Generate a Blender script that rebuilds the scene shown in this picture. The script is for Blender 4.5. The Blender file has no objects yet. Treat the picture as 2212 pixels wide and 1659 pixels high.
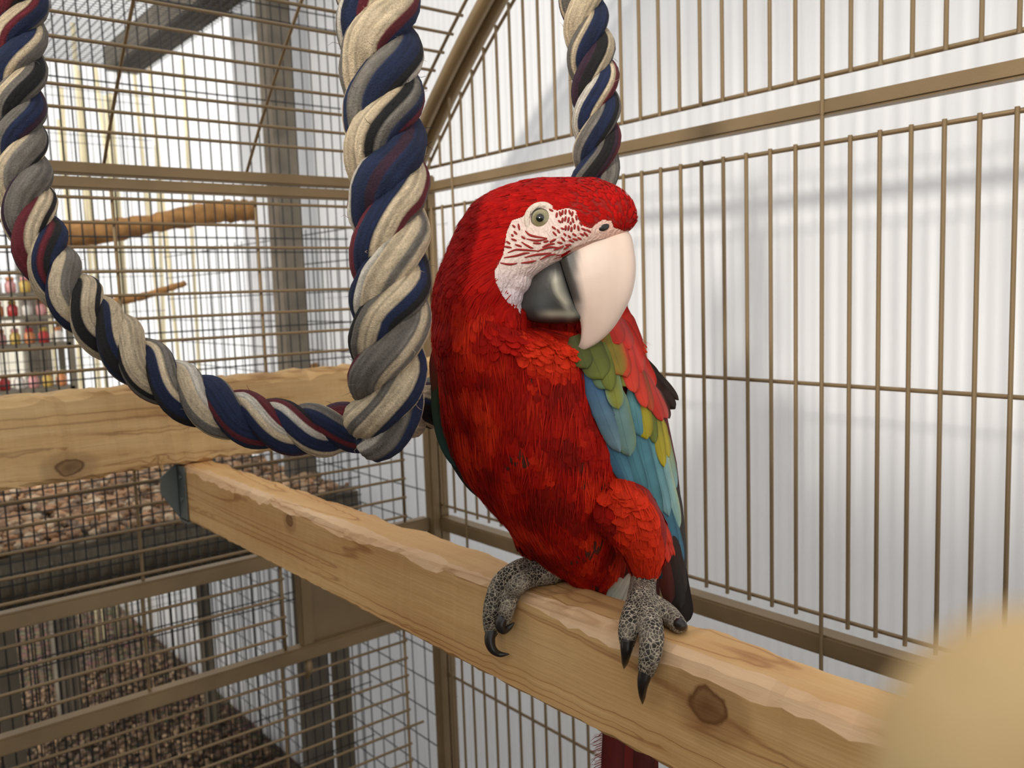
import bpy, bmesh, math, random
import numpy as np
from mathutils import Vector, Matrix
from mathutils.bvhtree import BVHTree

random.seed(7)
rng = np.random.default_rng(7)
scene = bpy.context.scene
col = scene.collection

# ------------------------------------------------------------------ camera
# world frame: camera at the origin, +X runs along the back panel of the cage, +Y along the side panel, Z up
F_PX = 1899.0
CXP, CYP = 1106.0, 829.5
def _ray(x, y):
    v = np.array([x - CXP, y - CYP, F_PX]); return v / np.linalg.norm(v)
_Y = _ray(-451, 683.0); _X = _ray(3450, 545.0)
_X = _X - (_X @ _Y) * _Y; _X /= np.linalg.norm(_X)
ROT = np.array([_X, _Y, np.cross(_X, _Y)])          # lens axes -> world axes
RIGHT, UP, FWD = ROT[:, 0], -ROT[:, 1], ROT[:, 2]
cam_data = bpy.data.cameras.new('camera')
cam = bpy.data.objects.new('camera', cam_data); col.objects.link(cam)
m = Matrix.Identity(4)
for i in range(3):
    m[i][0], m[i][1], m[i][2] = RIGHT[i], UP[i], -FWD[i]
cam.matrix_world = m
cam_data.sensor_width = 36.0
cam_data.lens = F_PX * 36.0 / 2212.0
cam_data.clip_start = 0.005
cam_data.dof.use_dof = True
cam_data.dof.focus_distance = 0.69
cam_data.dof.aperture_fstop = 11.0
scene.camera = cam

# ------------------------------------------------------------------ light
world = bpy.data.worlds.new('daylight'); scene.world = world
world.use_nodes = True
bg = world.node_tree.nodes['Background']
bg.inputs['Color'].default_value = (1.0, 0.985, 0.96, 1)
bg.inputs['Strength'].default_value = 1.15
sun_data = bpy.data.lights.new('sun', 'SUN')
sun_data.energy = 2.3; sun_data.angle = math.radians(5.0); sun_data.color = (1.0, 0.93, 0.82)
sun = bpy.data.objects.new('sun', sun_data); col.objects.link(sun)
sun.rotation_euler = Vector((0.25, 0.11, -0.085)).to_track_quat('-Z', 'Y').to_euler()
sun.location = (-2, -1, 2)
scene.view_settings.view_transform = 'Standard'
scene.view_settings.look = 'None'
scene.view_settings.gamma = 1.0
scene.view_settings.exposure = 0.0
scene.view_settings.use_curve_mapping = False

# ------------------------------------------------------------------ helpers
def lin(c):
    r = []
    for v in c[:3]:
        v = v / 255.0
        r.append(v / 12.92 if v <= 0.04045 else ((v + 0.055) / 1.055) ** 2.4)
    return tuple(r)
def wdir(x, y): return ROT @ np.array([(x - CXP) / F_PX, (y - CYP) / F_PX, 1.0])
def at_depth(x, y, d): return wdir(x, y) * d
def on_x(x, y, X): v = wdir(x, y); return v * (X / v[0])
def on_y(x, y, Y): v = wdir(x, y); return v * (Y / v[1])
def on_z(x, y, Z): v = wdir(x, y); return v * (Z / v[2])
def to_px(P):
    P = np.asarray(P); c = P @ ROT
    return np.stack([c[..., 0] / c[..., 2] * F_PX + CXP, c[..., 1] / c[..., 2] * F_PX + CYP, c[..., 2]], -1)

def mesh(name, v, f, mat=None, smooth=False, cols=None, uvs=None):
    me = bpy.data.meshes.new(name)
    me.from_pydata([tuple(map(float, p)) for p in v], [], [tuple(int(i) for i in q) for q in f])
    if smooth: me.polygons.foreach_set('use_smooth', [True] * len(me.polygons))
    if cols is not None:
        a = me.color_attributes.new('Col', 'FLOAT_COLOR', 'POINT')
        c = np.ones((len(v), 4), dtype=np.float32); cols = np.asarray(cols); c[:, :cols.shape[1]] = cols
        a.data.foreach_set('color', c.ravel())
    if uvs is not None:
        l = me.uv_layers.new(name='UVMap')
        idx = np.zeros(len(me.loops), dtype=np.int32); me.loops.foreach_get('vertex_index', idx)
        l.data.foreach_set('uv', np.asarray(uvs, dtype=np.float32)[idx].ravel())
    if mat is not None: me.materials.append(mat)
    me.update()
    return me
def obj(name, me, parent=None):
    o = bpy.data.objects.new(name, me); col.objects.link(o)
    if parent is not None:
        o.parent = parent
        o.matrix_parent_inverse = parent_inv(parent)
    return o
def parent_inv(p):
    return Matrix.Translation(-p.location) if p.parent is None else Matrix.Identity(4)
def tag(o, label=None, cat=None, group=None, kind=None):
    if label: o['label'] = label
    if cat: o['category'] = cat
    if group: o['group'] = group
    if kind: o['kind'] = kind
    return o
def thing(name, loc, label, cat, group=None):
    o = bpy.data.objects.new(name, None); col.objects.link(o)
    o.empty_display_size = 0.05
    o.location = loc
    return tag(o, label, cat, group)

class MB:
    def __init__(s): s.v = []; s.f = []; s.c = []
    def add(s, v, f, c=None):
        n = len(s.v); s.v.extend([tuple(p) for p in v]); s.f.extend([tuple(i + n for i in q) for q in f])
        if c is not None: s.c.extend(c)
    def box(s, a, b):
        x0, y0, z0 = np.minimum(a, b); x1, y1, z1 = np.maximum(a, b)
        s.add([(x0,y0,z0),(x1,y0,z0),(x1,y1,z0),(x0,y1,z0),(x0,y0,z1),(x1,y0,z1),(x1,y1,z1),(x0,y1,z1)],
              [(0,3,2,1),(4,5,6,7),(0,1,5,4),(1,2,6,5),(2,3,7,6),(3,0,4,7)])
    def rod(s, a, b, r, n=8):
        v, f = tube([a, b], [r, r], n); s.add(v, f)
    def tube(s, pts, rad, n=8):
        v, f = tube(pts, rad, n); s.add(v, f)
    def build(s, name, mat, parent=None, smooth=False):
        return obj(name, mesh(name, s.v, s.f, mat, smooth, s.c if s.c else None), parent)

def frames(pts):
    pts = np.asarray(pts, float); n = len(pts)
    t = np.gradient(pts, axis=0); t /= np.linalg.norm(t, axis=1)[:, None] + 1e-12
    u = np.zeros_like(pts)
    a = np.array([0, 0, 1.0]) if abs(t[0][2]) < 0.9 else np.array([1.0, 0, 0])
    u[0] = np.cross(t[0], a); u[0] /= np.linalg.norm(u[0])
    for i in range(1, n):
        q = u[i-1] - (u[i-1] @ t[i]) * t[i]; u[i] = q / np.linalg.norm(q)
    return t, u, np.cross(t, u)
def tube(pts, rad, n=8, cap=True, flat=1.0):
    pts = np.asarray(pts, float); t, u, w = frames(pts)
    v = []; f = []
    for i, p in enumerate(pts):
        for k in range(n):
            a = 2 * math.pi * k / n
            v.append(p + rad[i] * (math.cos(a) * u[i] + flat * math.sin(a) * w[i]))
    for i in range(len(pts) - 1):
        for k in range(n):
            f.append((i*n+k, i*n+(k+1) % n, (i+1)*n+(k+1) % n, (i+1)*n+k))
    if cap:
        f.append(tuple(range(n))[::-1]); f.append(tuple((len(pts)-1)*n+k for k in range(n)))
    return v, f
def smooth_path(pts, m=12):
    P = np.asarray(pts, float); n = len(P); out = []
    Q = np.vstack([2*P[0]-P[1], P, 2*P[-1]-P[-2]])
    for i in range(n-1):
        p0, p1, p2, p3 = Q[i], Q[i+1], Q[i+2], Q[i+3]
        for k in range(m):
            t = k / m
            out.append(0.5*((2*p1)+(-p0+p2)*t+(2*p0-5*p1+4*p2-p3)*t*t+(-p0+3*p1-3*p2+p3)*t**3))
    out.append(P[-1]); return np.array(out)
def beveled_beam(x0, x1, y0, y1, z0, z1, c, axis, n=60, amp=0.0015, seed=0, chew=0.0):
    """squared timber along 'axis' with uneven, chewed corners"""
    r = np.random.default_rng(seed)
    A0, A1 = (y0, y1) if axis == 'y' else (x0, x1)
    B0, B1 = (x0, x1) if axis == 'y' else (y0, y1)
    def prof(cs):
        c0, c1, c2, c3 = cs
        return [(B0+c0*.4, z0), (B1-c1*.4, z0), (B1, z0+c1*.4), (B1, z1-c2), (B1-c2*.35, z1-c2*.35), (B1-c2, z1),
                (B0+c3, z1), (B0+c3*.35, z1-c3*.4), (B0, z1-c3*1.1), (B0, z0+c0*.4)]
    v = []; f = []
    t = np.linspace(0, 1, n)
    w1 = np.interp(t, np.linspace(0, 1, n//3), r.uniform(.5, 1.5, n//3)); w2 = np.interp(t, np.linspace(0, 1, n//3), r.uniform(.5, 1.5, n//3))
    m_ = 10
    for i in range(n):
        a = A0 + (A1-A0)*t[i]
        cs = (c, c, c*w1[i]+chew*max(0, r.normal()), c*w2[i]+chew*max(0, r.normal()))
        for (b, z) in prof(cs):
            b += r.normal()*amp*.5; z += r.normal()*amp*.5
            v.append((b, a, z) if axis == 'y' else (a, b, z))
    for i in range(n-1):
        for k in range(m_):
            f.append((i*m_+k, i*m_+(k+1) % m_, (i+1)*m_+(k+1) % m_, (i+1)*m_+k))
    f.append(tuple(range(m_))); f.append(tuple((n-1)*m_+k for k in range(m_))[::-1])
    return v, f

# ------------------------------------------------------------------ materials
def new_mat(name):
    m = bpy.data.materials.new(name); m.use_nodes = True
    nt = m.node_tree; b = nt.nodes['Principled BSDF']
    return m, nt, b
def N(nt, t, **k):
    n = nt.nodes.new(t)
    for a, v in k.items():
        if a in n.inputs: n.inputs[a].default_value = v
        else: setattr(n, a, v)
    return n
def ramp(nt, stops, fac=None):
    r = nt.nodes.new('ShaderNodeValToRGB'); e = r.color_ramp.elements
    while len(e) < len(stops): e.new(0.5)
    for i, (p, c) in enumerate(stops):
        e[i].position = p; e[i].color = (*c, 1)
    if fac is not None: nt.links.new(fac, r.inputs[0])
    return r
def bump(nt, b, h, strength=0.3, dist=0.001):
    n = nt.nodes.new('ShaderNodeBump'); n.inputs['Strength'].default_value = strength; n.inputs['Distance'].default_value = dist
    nt.links.new(h, n.inputs['Height']); nt.links.new(n.outputs[0], b.inputs['Normal'])
def coords(nt, scale=(1, 1, 1), kind='Object', rot=(0, 0, 0)):
    tc = nt.nodes.new('ShaderNodeTexCoord'); mp = nt.nodes.new('ShaderNodeMapping')
    mp.inputs['Scale'].default_value = scale; mp.inputs['Rotation'].default_value = rot
    nt.links.new(tc.outputs[kind], mp.inputs[0]); return mp.outputs[0]
def noise(nt, vec, scale, detail=3, rough=0.5):
    n = N(nt, 'ShaderNodeTexNoise'); n.inputs['Scale'].default_value = scale
    n.inputs['Detail'].default_value = detail; n.inputs['Roughness'].default_value = rough
    nt.links.new(vec, n.inputs['Vector']); return n.outputs['Fac']
def mixc(nt, fac, a, b, mode='MIX'):
    n = nt.nodes.new('ShaderNodeMix'); n.data_type = 'RGBA'; n.blend_type = mode
    for s, v in ((0, fac), (6, a), (7, b)):
        if isinstance(v, (int, float)): n.inputs[s].default_value = v
        elif isinstance(v, tuple): n.inputs[s].default_value = (*v[:3], 1)
        else: nt.links.new(v, n.inputs[s])
    return n.outputs[2]

def mat_metal(name, c, rough=0.42, metal=0.35):
    m, nt, b = new_mat(name)
    v = coords(nt); n1 = noise(nt, v, 900, 2); n2 = noise(nt, v, 9, 3)
    r = ramp(nt, [(0.3, tuple(x*.8 for x in c)), (0.75, tuple(min(1, x*1.15) for x in c))], n2)
    nt.links.new(r.outputs[0], b.inputs['Base Color'])
    b.inputs['Roughness'].default_value = rough; b.inputs['Metallic'].default_value = metal
    bump(nt, b, n1, 0.35, 0.0006); return m
M_CAGE = mat_metal('bronze_powder_coat', lin((142, 120, 88)))
M_STEEL = mat_metal('galvanised_steel', lin((112, 120, 118)), 0.5, 0.6)
M_PLATE = mat_metal('bronze_plate', lin((136, 114, 84)), 0.5, 0.2)
def mat_flat(name, c, rough=0.6, var=0.15, scale=20, metal=0.0, bumps=0.2):
    m, nt, b = new_mat(name)
    v = coords(nt); n = noise(nt, v, scale, 4)
    r = ramp(nt, [(0.3, tuple(x*(1-var) for x in c)), (0.7, tuple(min(1, x*(1+var)) for x in c))], n)
    nt.links.new(r.outputs[0], b.inputs['Base Color']); b.inputs['Roughness'].default_value = rough; b.inputs['Metallic'].default_value = metal
    bump(nt, b, noise(nt, v, scale*20, 2), bumps, 0.0008); return m
M_BLACKWIRE = mat_flat('black_wire', lin((38, 36, 34)), 0.5)
M_WHITE = mat_flat('white_corrugated_plastic', lin((236, 237, 240)), 0.45, 0.03, 3)
def translucent(m, k):
    nt = m.node_tree; b = nt.nodes['Principled BSDF']; t = nt.nodes.new('ShaderNodeBsdfTranslucent'); t.inputs[0].default_value = (.93, .93, .93, 1)
    mx = nt.nodes.new('ShaderNodeMixShader'); mx.inputs[0].default_value = k
    nt.links.new(b.outputs[0], mx.inputs[1]); nt.links.new(t.outputs[0], mx.inputs[2]); nt.links.new(mx.outputs[0], nt.nodes['Material Output'].inputs[0])
translucent(M_WHITE, .45)
M_GREYWOOD = mat_flat('weathered_grey_wood', lin((118, 110, 98)), 0.85, 0.25, 14)
M_DARKMETAL = mat_flat('dark_corrugated_metal', lin((122, 114, 98)), 0.55, 0.15, 8, 0.3)
M_BARK = mat_flat('branch_bark', lin((176, 130, 78)), 0.85, 0.35, 25, 0, 0.5)
M_FENCE = mat_flat('pale_fence_board', lin((232, 226, 210)), 0.8, 0.06, 3)
M_SHELF = mat_flat('grey_shelf', lin((120, 114, 100)), 0.7)
M_CLAW = mat_flat('dark_horn_claw', lin((36, 32, 30)), 0.28, 0.3, 120, 0, 0.1)

def mat_wood(name, axis, base, dark, light, knots=(), seed=0.0):
    m, nt, b = new_mat(name)
    st = (1, .055, 1) if axis == 'y' else (.055, 1, 1)
    v = coords(nt, st)
    wv = N(nt, 'ShaderNodeTexNoise'); wv.inputs['Scale'].default_value = 16; wv.inputs['Detail'].default_value = 2.5; wv.inputs['Distortion'].default_value = 0.8
    nt.links.new(v, wv.inputs['Vector'])
    # growth rings: contour bands of a slow field
    mul = N(nt, 'ShaderNodeMath', operation='MULTIPLY'); mul.inputs[1].default_value = 9.0; nt.links.new(wv.outputs['Fac'], mul.inputs[0])
    fr = N(nt, 'ShaderNodeMath', operation='FRACT'); nt.links.new(mul.outputs[0], fr.inputs[0])
    rings = ramp(nt, [(0.0, (.15,)*3), (0.10, (.55,)*3), (0.6, (.75,)*3), (0.93, (.5,)*3), (1.0, (.15,)*3)], fr.outputs[0])
    fine = noise(nt, coords(nt, (1, .02, 1) if axis == 'y' else (.02, 1, 1)), 420, 3)
    blot = noise(nt, coords(nt, (1, .25, 1) if axis == 'y' else (.25, 1, 1)), 13, 3)
    c0 = ramp(nt, [(0.2, dark), (0.5, base), (0.8, light)], rings.outputs[0])
    c1 = mixc(nt, .18, c0.outputs[0], ramp(nt, [(.3, dark), (.7, light)], fine).outputs[0])
    c2 = mixc(nt, .32, c1, ramp(nt, [(.35, dark), (.62, light)], blot).outputs[0])
    out = c2
    for (kx, ky, kz, kr) in knots:
        tc = nt.nodes.new('ShaderNodeTexCoord'); d = N(nt, 'ShaderNodeVectorMath', operation='SUBTRACT')
        nt.links.new(tc.outputs['Object'], d.inputs[0]); d.inputs[1].default_value = (kx, ky, kz)
        sc = N(nt, 'ShaderNodeVectorMath', operation='MULTIPLY'); sc.inputs[1].default_value = (.6, .8, 1); nt.links.new(d.outputs[0], sc.inputs[0])
        nz = N(nt, 'ShaderNodeTexNoise'); nz.inputs['Scale'].default_value = 60
        nt.links.new(tc.outputs['Object'], nz.inputs['Vector'])
        ln = N(nt, 'ShaderNodeVectorMath', operation='LENGTH'); nt.links.new(sc.outputs[0], ln.inputs[0])
        ad = N(nt, 'ShaderNodeMath', operation='MULTIPLY_ADD'); ad.inputs[1].default_value = kr*.7; ad.inputs[2].default_value = -kr*.35
        nt.links.new(nz.outputs['Fac'], ad.inputs[0])
        sm = N(nt, 'ShaderNodeMath', operation='ADD'); nt.links.new(ln.outputs['Value'], sm.inputs[0]); nt.links.new(ad.outputs[0], sm.inputs[1])
        dv = N(nt, 'ShaderNodeMath', operation='DIVIDE'); dv.inputs[1].default_value = kr*2.2; nt.links.new(sm.outputs[0], dv.inputs[0])
        msk = ramp(nt, [(0.0, (.9,)*3), (0.30, (.75,)*3), (.40, (1,)*3), (.47, (.35,)*3), (0.75, (.28,)*3), (1.0, (0,)*3)], dv.outputs[0])
        out = mixc(nt, msk.outputs[0], out, tuple(x*.45 for x in dark))
    nt.links.new(out, b.inputs['Base Color']); b.inputs['Roughness'].default_value = 0.62
    add = N(nt, 'ShaderNodeMath', operation='ADD'); nt.links.new(rings.outputs[0], add.inputs[0]); nt.links.new(fine, add.inputs[1])
    bump(nt, b, add.outputs[0], 0.35, 0.0012)
    return m

def mat_attr(name, rough=0.6, kind='plain', sheen=0.0):
    m, nt, b = new_mat(name)
    a = N(nt, 'ShaderNodeVertexColor'); a.layer_name = 'Col'
    colr = a.outputs['Color']
    if kind == 'fibre':
        v = coords(nt); n1 = noise(nt, v, 700, 3, .7); n2 = noise(nt, v, 60, 3)
        colr = mixc(nt, .55, colr, ramp(nt, [(.3, (.45,)*3), (.7, (1.25,)*3)], n1).outputs[0], 'MULTIPLY')
        colr = mixc(nt, .35, colr, ramp(nt, [(.3, (.55, .5, .42)), (.6, (1, 1, 1))], n2).outputs[0], 'MULTIPLY')
        bump(nt, b, n1, .8, .002)
    elif kind == 'feather':
        v = coords(nt, (1, 1, 1), 'UV')
        sep = N(nt, 'ShaderNodeSeparateXYZ'); nt.links.new(v, sep.inputs[0])
        # barbs sweep forward from the shaft
        ab = N(nt, 'ShaderNodeMath', operation='ABSOLUTE'); nt.links.new(sep.outputs[0], ab.inputs[0])
        k = N(nt, 'ShaderNodeMath', operation='MULTIPLY_ADD'); k.inputs[1].default_value = -.22; nt.links.new(ab.outputs[0], k.inputs[0]); nt.links.new(sep.outputs[1], k.inputs[2])
        cx = N(nt, 'ShaderNodeCombineXYZ'); nt.links.new(k.outputs[0], cx.inputs[1])
        n1 = noise(nt, cx.outputs[0], 160, 2, .6)
        n2 = noise(nt, coords(nt), 70, 3)
        colr = mixc(nt, .45, colr, ramp(nt, [(.35, (.55,)*3), (.65, (1.2,)*3)], n1).outputs[0], 'MULTIPLY')
        colr = mixc(nt, .35, colr, ramp(nt, [(.3, (.6,)*3), (.7, (1.15,)*3)], n2).outputs[0], 'MULTIPLY')
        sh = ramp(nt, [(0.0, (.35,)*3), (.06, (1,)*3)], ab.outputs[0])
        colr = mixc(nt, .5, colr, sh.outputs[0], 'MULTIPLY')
        bump(nt, b, n1, .35, .0006)
    elif kind == 'skin':
        v = coords(nt); n1 = noise(nt, coords(nt, (1, 1, 1)), 320, 4, .65)
        w = N(nt, 'ShaderNodeTexWave'); w.inputs['Scale'].default_value = 90; w.inputs['Distortion'].default_value = 9; w.inputs['Detail'].default_value = 3; w.inputs['Detail Scale'].default_value = 2
        nt.links.new(v, w.inputs['Vector'])
        colr = mixc(nt, .3, colr, ramp(nt, [(.3, (.72, .62, .66)), (.65, (1, 1, 1))], w.outputs['Fac']).outputs[0], 'MULTIPLY')
        ad = N(nt, 'ShaderNodeMath', operation='ADD'); nt.links.new(w.outputs['Fac'], ad.inputs[0]); nt.links.new(n1, ad.inputs[1])
        bump(nt, b, ad.outputs[0], .5, .0012)
    elif kind == 'horn':
        v = coords(nt); n1 = noise(nt, coords(nt, (1, 1, .35)), 45, 4); n2 = noise(nt, v, 260, 3)
        colr = mixc(nt, .4, colr, ramp(nt, [(.3, (.75, .72, .7)), (.7, (1.08, 1.06, 1.04))], n1).outputs[0], 'MULTIPLY')
        bump(nt, b, n2, .12, .0006)
    elif kind == 'body':
        v = coords(nt)
        vo = N(nt, 'ShaderNodeTexVoronoi', feature='DISTANCE_TO_EDGE'); vo.inputs['Scale'].default_value = 330
        nt.links.new(v, vo.inputs['Vector'])
        sc = ramp(nt, [(0.0, lin((206, 194, 172))), (.04, lin((186, 174, 154))), (.10, lin((74, 68, 62))), (.5, lin((40, 37, 36)))], vo.outputs['Distance'])
        blot = noise(nt, v, 55, 2)
        sc2 = mixc(nt, ramp(nt, [(.5, (0,)*3), (.75, (.6,)*3)], blot).outputs[0], sc.outputs[0], lin((176, 164, 146)))
        n1 = noise(nt, v, 240, 4, .7)
        red = mixc(nt, .6, colr, ramp(nt, [(.3, (.4,)*3), (.7, (1.2,)*3)], n1).outputs[0], 'MULTIPLY')
        colr = mixc(nt, a.outputs['Alpha'], red, sc2)
        hm = N(nt, 'ShaderNodeMath', operation='MULTIPLY'); nt.links.new(vo.outputs['Distance'], hm.inputs[0]); nt.links.new(a.outputs['Alpha'], hm.inputs[1])
        bump(nt, b, hm.outputs[0], .9, .003)
    nt.links.new(colr, b.inputs['Base Color'])
    b.inputs['Roughness'].default_value = rough
    if sheen:
        b.inputs['Sheen Weight'].default_value = sheen; b.inputs['Sheen Roughness'].default_value = .4
    return m
M_ROPE = mat_attr('cotton_rope_fibre', .9, 'fibre')
M_FEATHER = mat_attr('feather_vane', .55, 'feather')
M_PLUME = mat_attr('soft_plumage', .7, 'feather'); M_PLUME.node_tree.nodes['Principled BSDF'].inputs['Specular IOR Level'].default_value = .12
M_BODY = mat_attr('macaw_body', .6, 'body'); M_BODY.node_tree.nodes['Principled BSDF'].inputs['Specular IOR Level'].default_value = .25
M_FEATHER.node_tree.nodes['Principled BSDF'].inputs['Specular IOR Level'].default_value = .3
M_SKIN = mat_attr('bare_face_skin', .6, 'skin')
M_HORN = mat_attr('beak_horn', .42, 'horn')

# gravel: colour per pebble from the mesh attribute
M_PEBBLE = mat_attr('pebble_stone', .8, 'plain')

# ------------------------------------------------------------------ the setting
FLOOR = -1.65
XR, YB = 1.0, 1.5            # side panel plane, back panel plane of the cage
XW = 1.25                    # white corrugated wall beside the cage
def ribbed(name, o, u, v, length, height, pitch, amp, mat, kind='structure'):
    """corrugated sheet: origin o, running along u, standing along v"""
    o, u, v = map(lambda q: np.asarray(q, float), (o, u, v)); nrm = np.cross(u, v)
    n = int(length / pitch) * 6
    V = []; Fc = []
    for i in range(n + 1):
        s = length * i / n
        d = amp * math.sin(2 * math.pi * s / pitch) + amp*.8*math.sin(s*7.3+1)
        p = o + u * s + nrm * d
        V.append(p); V.append(p + v * height)
    for i in range(n): Fc.append((2*i, 2*i+2, 2*i+3, 2*i+1))
    me = mesh(name, V, Fc, mat, True)
    ob = obj(name, me)
    if kind: ob['kind'] = kind
    sm = ob.modifiers.new('thickness', 'SOLIDIFY'); sm.thickness = 0.002
    return ob
lw = ribbed('wall_low', (XW, 7.5, FLOOR), (0, -1, 0), (0, 0, 1), 4.5, .85, 0.022, 0.0016, M_WHITE)
tag(lw, 'low white corrugated wall behind the wire aviary', 'wall')
wr = ribbed('wall_right', (XW, 3.0, FLOOR), (0, -1, 0), (0, 0, 1), 4.5, 2.65, 0.022, 0.0016, M_WHITE)
tag(wr, 'white corrugated wall standing behind the side of the cage', 'wall')

# floor of the yard
m_, nt, b = new_mat('gravel_ground')
v = coords(nt); vo = N(nt, 'ShaderNodeTexVoronoi'); vo.inputs['Scale'].default_value = 42; nt.links.new(v, vo.inputs['Vector'])
rr = ramp(nt, [(0, lin((140, 116, 92))), (.45, lin((108, 88, 68))), (.8, lin((56, 46, 38)))], vo.outputs['Distance'])
cc = mixc(nt, .35, rr.outputs[0], vo.outputs['Color'], 'SOFT_LIGHT')
nt.links.new(cc, b.inputs['Base Color']); b.inputs['Roughness'].default_value = .9
inv = N(nt, 'ShaderNodeMath', operation='MULTIPLY'); inv.inputs[1].default_value = -1; nt.links.new(vo.outputs['Distance'], inv.inputs[0])
bump(nt, b, inv.outputs[0], 1, .02); M_GROUND = m_
mb = MB(); mb.box((-6, -3, FLOOR-.1), (XW+.05, 8, FLOOR))
fl = mb.build('floor', M_GROUND); tag(fl, 'brown gravel ground below the cages', 'ground', kind='structure')

# added timber wall, out of view, shading the macaw from the left
mbk = MB(); mbk.box((-1.5, -2.5, FLOOR), (-1.42, 1.9, .62))
wl = mbk.build('wall_left_shade', M_GREYWOOD); tag(wl, 'low weathered timber wall, unseen, added opposite the white wall to shade the macaw', 'wall', kind='structure')
# pale board fence far behind the wire
mbk = MB(); mbk.box((-6, 7.6, FLOOR), (XW+.3, 7.64, .12))
wb = mbk.build('wall_back', M_FENCE); tag(wb, 'pale board fence far behind the wire mesh', 'fence', kind='structure')
mb = MB(); mb.box((-.055, -.02, 0), (.055, 0, .16-FLOOR)); bme = mesh('board', mb.v, mb.f, M_FENCE)
for i in range(38):
    o = obj('board', bme, wb); o.location = (-3.6 + i*.128, 7.6 + .004*math.sin(i*2.1), FLOOR)

M_CANE = mat_flat('dry_cane', lin((228, 216, 180)), .7, .12, 9)
r8 = np.random.default_rng(8)
for i in range(12):
    px_ = 110+i*27+r8.uniform(-7, 7); p = on_y(px_, 600, 4.6+r8.uniform(-.3, .3)); mb = MB()
    z_ = np.linspace(FLOOR, .9+r8.uniform(-.2, .5), 8); lean = r8.normal(0, .008)
    mb.tube([(p[0]+lean*k, p[1], zz) for k, zz in enumerate(z_)], [.009+.002*(k % 2) for k in range(8)], 8)
    tag(mb.build('cane', M_CANE, None, True), 'tall dry pale cane standing in front of the pale fence', 'cane', 'canes beyond the wire aviary')
# ------------------------------------------------------------------ neighbouring aviary behind the cage
av = thing('wire_aviary', (0.2, 2.1, FLOOR), 'black wire mesh aviary with grey timber posts behind the cage', 'aviary')
YA, YA2, ZA = 2.15, 3.7, 0.92
def wires(name, lines, r, parent):
    V = []; Fc = []
    for a, b_ in lines:
        a = np.array(a, float); b_ = np.array(b_, float); t = b_-a; t /= np.linalg.norm(t)
        q = np.array([0, 0, 1.0]) if abs(t[2]) < .9 else np.array([1.0, 0, 0])
        u = np.cross(t, q); u /= np.linalg.norm(u); w = np.cross(t, u); n = len(V)
        for p in (a, b_):
            for (i, j) in ((1, 0), (-.5, .87), (-.5, -.87)): V.append(p + r*(i*u+j*w))
        Fc += [(n, n+1, n+4, n+3), (n+1, n+2, n+5, n+4), (n+2, n, n+3, n+5)]
    o = obj(name, mesh(name, V, Fc, M_BLACKWIRE), parent); o['kind'] = 'stuff'; return o
x0, x1 = -0.9, 1.19
L = [((x, YA, FLOOR+.02), (x, YA, ZA)) for x in np.arange(x0, x1, .0254)]
for z in (.50, .265, .30, .12, .155, -.07, -.035, -.2, -.165, -.335, .70, .735):
    L.append(((x0, YA, z), (x1, YA, z)))
for z in np.arange(-.68, -.36, .0254): L.append(((x0, YA+.003, z), (x1, YA+.003, z)))
for z in np.arange(-1.6, -.68, .16): L += [((x0, YA, z), (x1, YA, z)), ((x0, YA, z+.02), (x1, YA, z+.02))]
wires('mesh_front', L, .0021, av)
L = [((x, YA2, FLOOR+.02), (x, YA2, ZA)) for x in np.arange(x0-.5, x1, .0254)]
for z in np.arange(-1.25, ZA, .17): L += [((x0-.5, YA2, z), (x1, YA2, z)), ((x0-.5, YA2, z+.03), (x1, YA2, z+.03))]
L2 = [((x, YA+.75, FLOOR+.02), (x, YA+.75, -.61)) for x in np.arange(x0-.3, x1, .019)]
wires('mesh_under_tray', L2, .002, av)
wires('mesh_rear', L, .0014, av)
L = [((x, YA, ZA), (x, YA2, ZA)) for x in np.arange(x0-.5, x1, .0254)] + [((x0-.5, y, ZA), (x1, y, ZA)) for y in np.arange(YA, YA2, .0254)]
wires('mesh_roof', L, .0019, av)
L = [((XW-.05, y, FLOOR+.02), (XW-.05, y, .2)) for y in np.arange(1.76, YA2, .06)] + [((XW-.05, 1.74, z), (XW-.05, YA2, z)) for z in np.arange(-1.6, .2, .085)]
wires('mesh_side', L, .0019, av)
# grey posts, roof beam
mb = MB(); c = on_y(622, 600, 2.45); mb.box((c[0]-.036, 2.41, FLOOR), (c[0]+.036, 2.48, ZA+.6)); mb.build('post', M_GREYWOOD, av)
mb = MB(); c = on_y(40, 300, 3.75); mb.box((c[0]-.04, 3.72, FLOOR), (c[0]+.04, 3.8, ZA+.1)); mb.build('post', M_GREYWOOD, av)
mb = MB(); c = on_z(395, 30, ZA+.05); mb.box((c[0]-.06, 1.62, ZA+.006), (c[0]+.06, YA2+.1, ZA+.1)); mb.build('roof_beam', M_GREYWOOD, av)
# raised gravel tray with corrugated skirt
mb = MB(); mb.box((-1.0, YA+.02, -.60), (XW-.06, YA+1.2, -.545)); mb.build('tray', M_DARKMETAL, av)
V = []; Fc = []
n = 600
for i in range(n+1):
    s = -1.0 + 2.18*i/n; d = .004*math.sin(2*math.pi*s/.0254)
    for z in (-.665, -.555): V.append((s, YA+.012+d, z))
for i in range(n): Fc.append((2*i, 2*i+2, 2*i+3, 2*i+1))
sk = obj('corrugated_skirt', mesh('corrugated_skirt', V, Fc, M_DARKMETAL, True), av); sm = sk.modifiers.new('t', 'SOLIDIFY'); sm.thickness = .0015
for lx in (-.9, .3, 1.12):
    for ly in (YA+.05, YA+1.15):
        mb = MB(); mb.box((lx-.02, ly-.02, FLOOR), (lx+.02, ly+.02, -.595)); mb.build('tray_leg', M_DARKMETAL, av)

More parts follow.
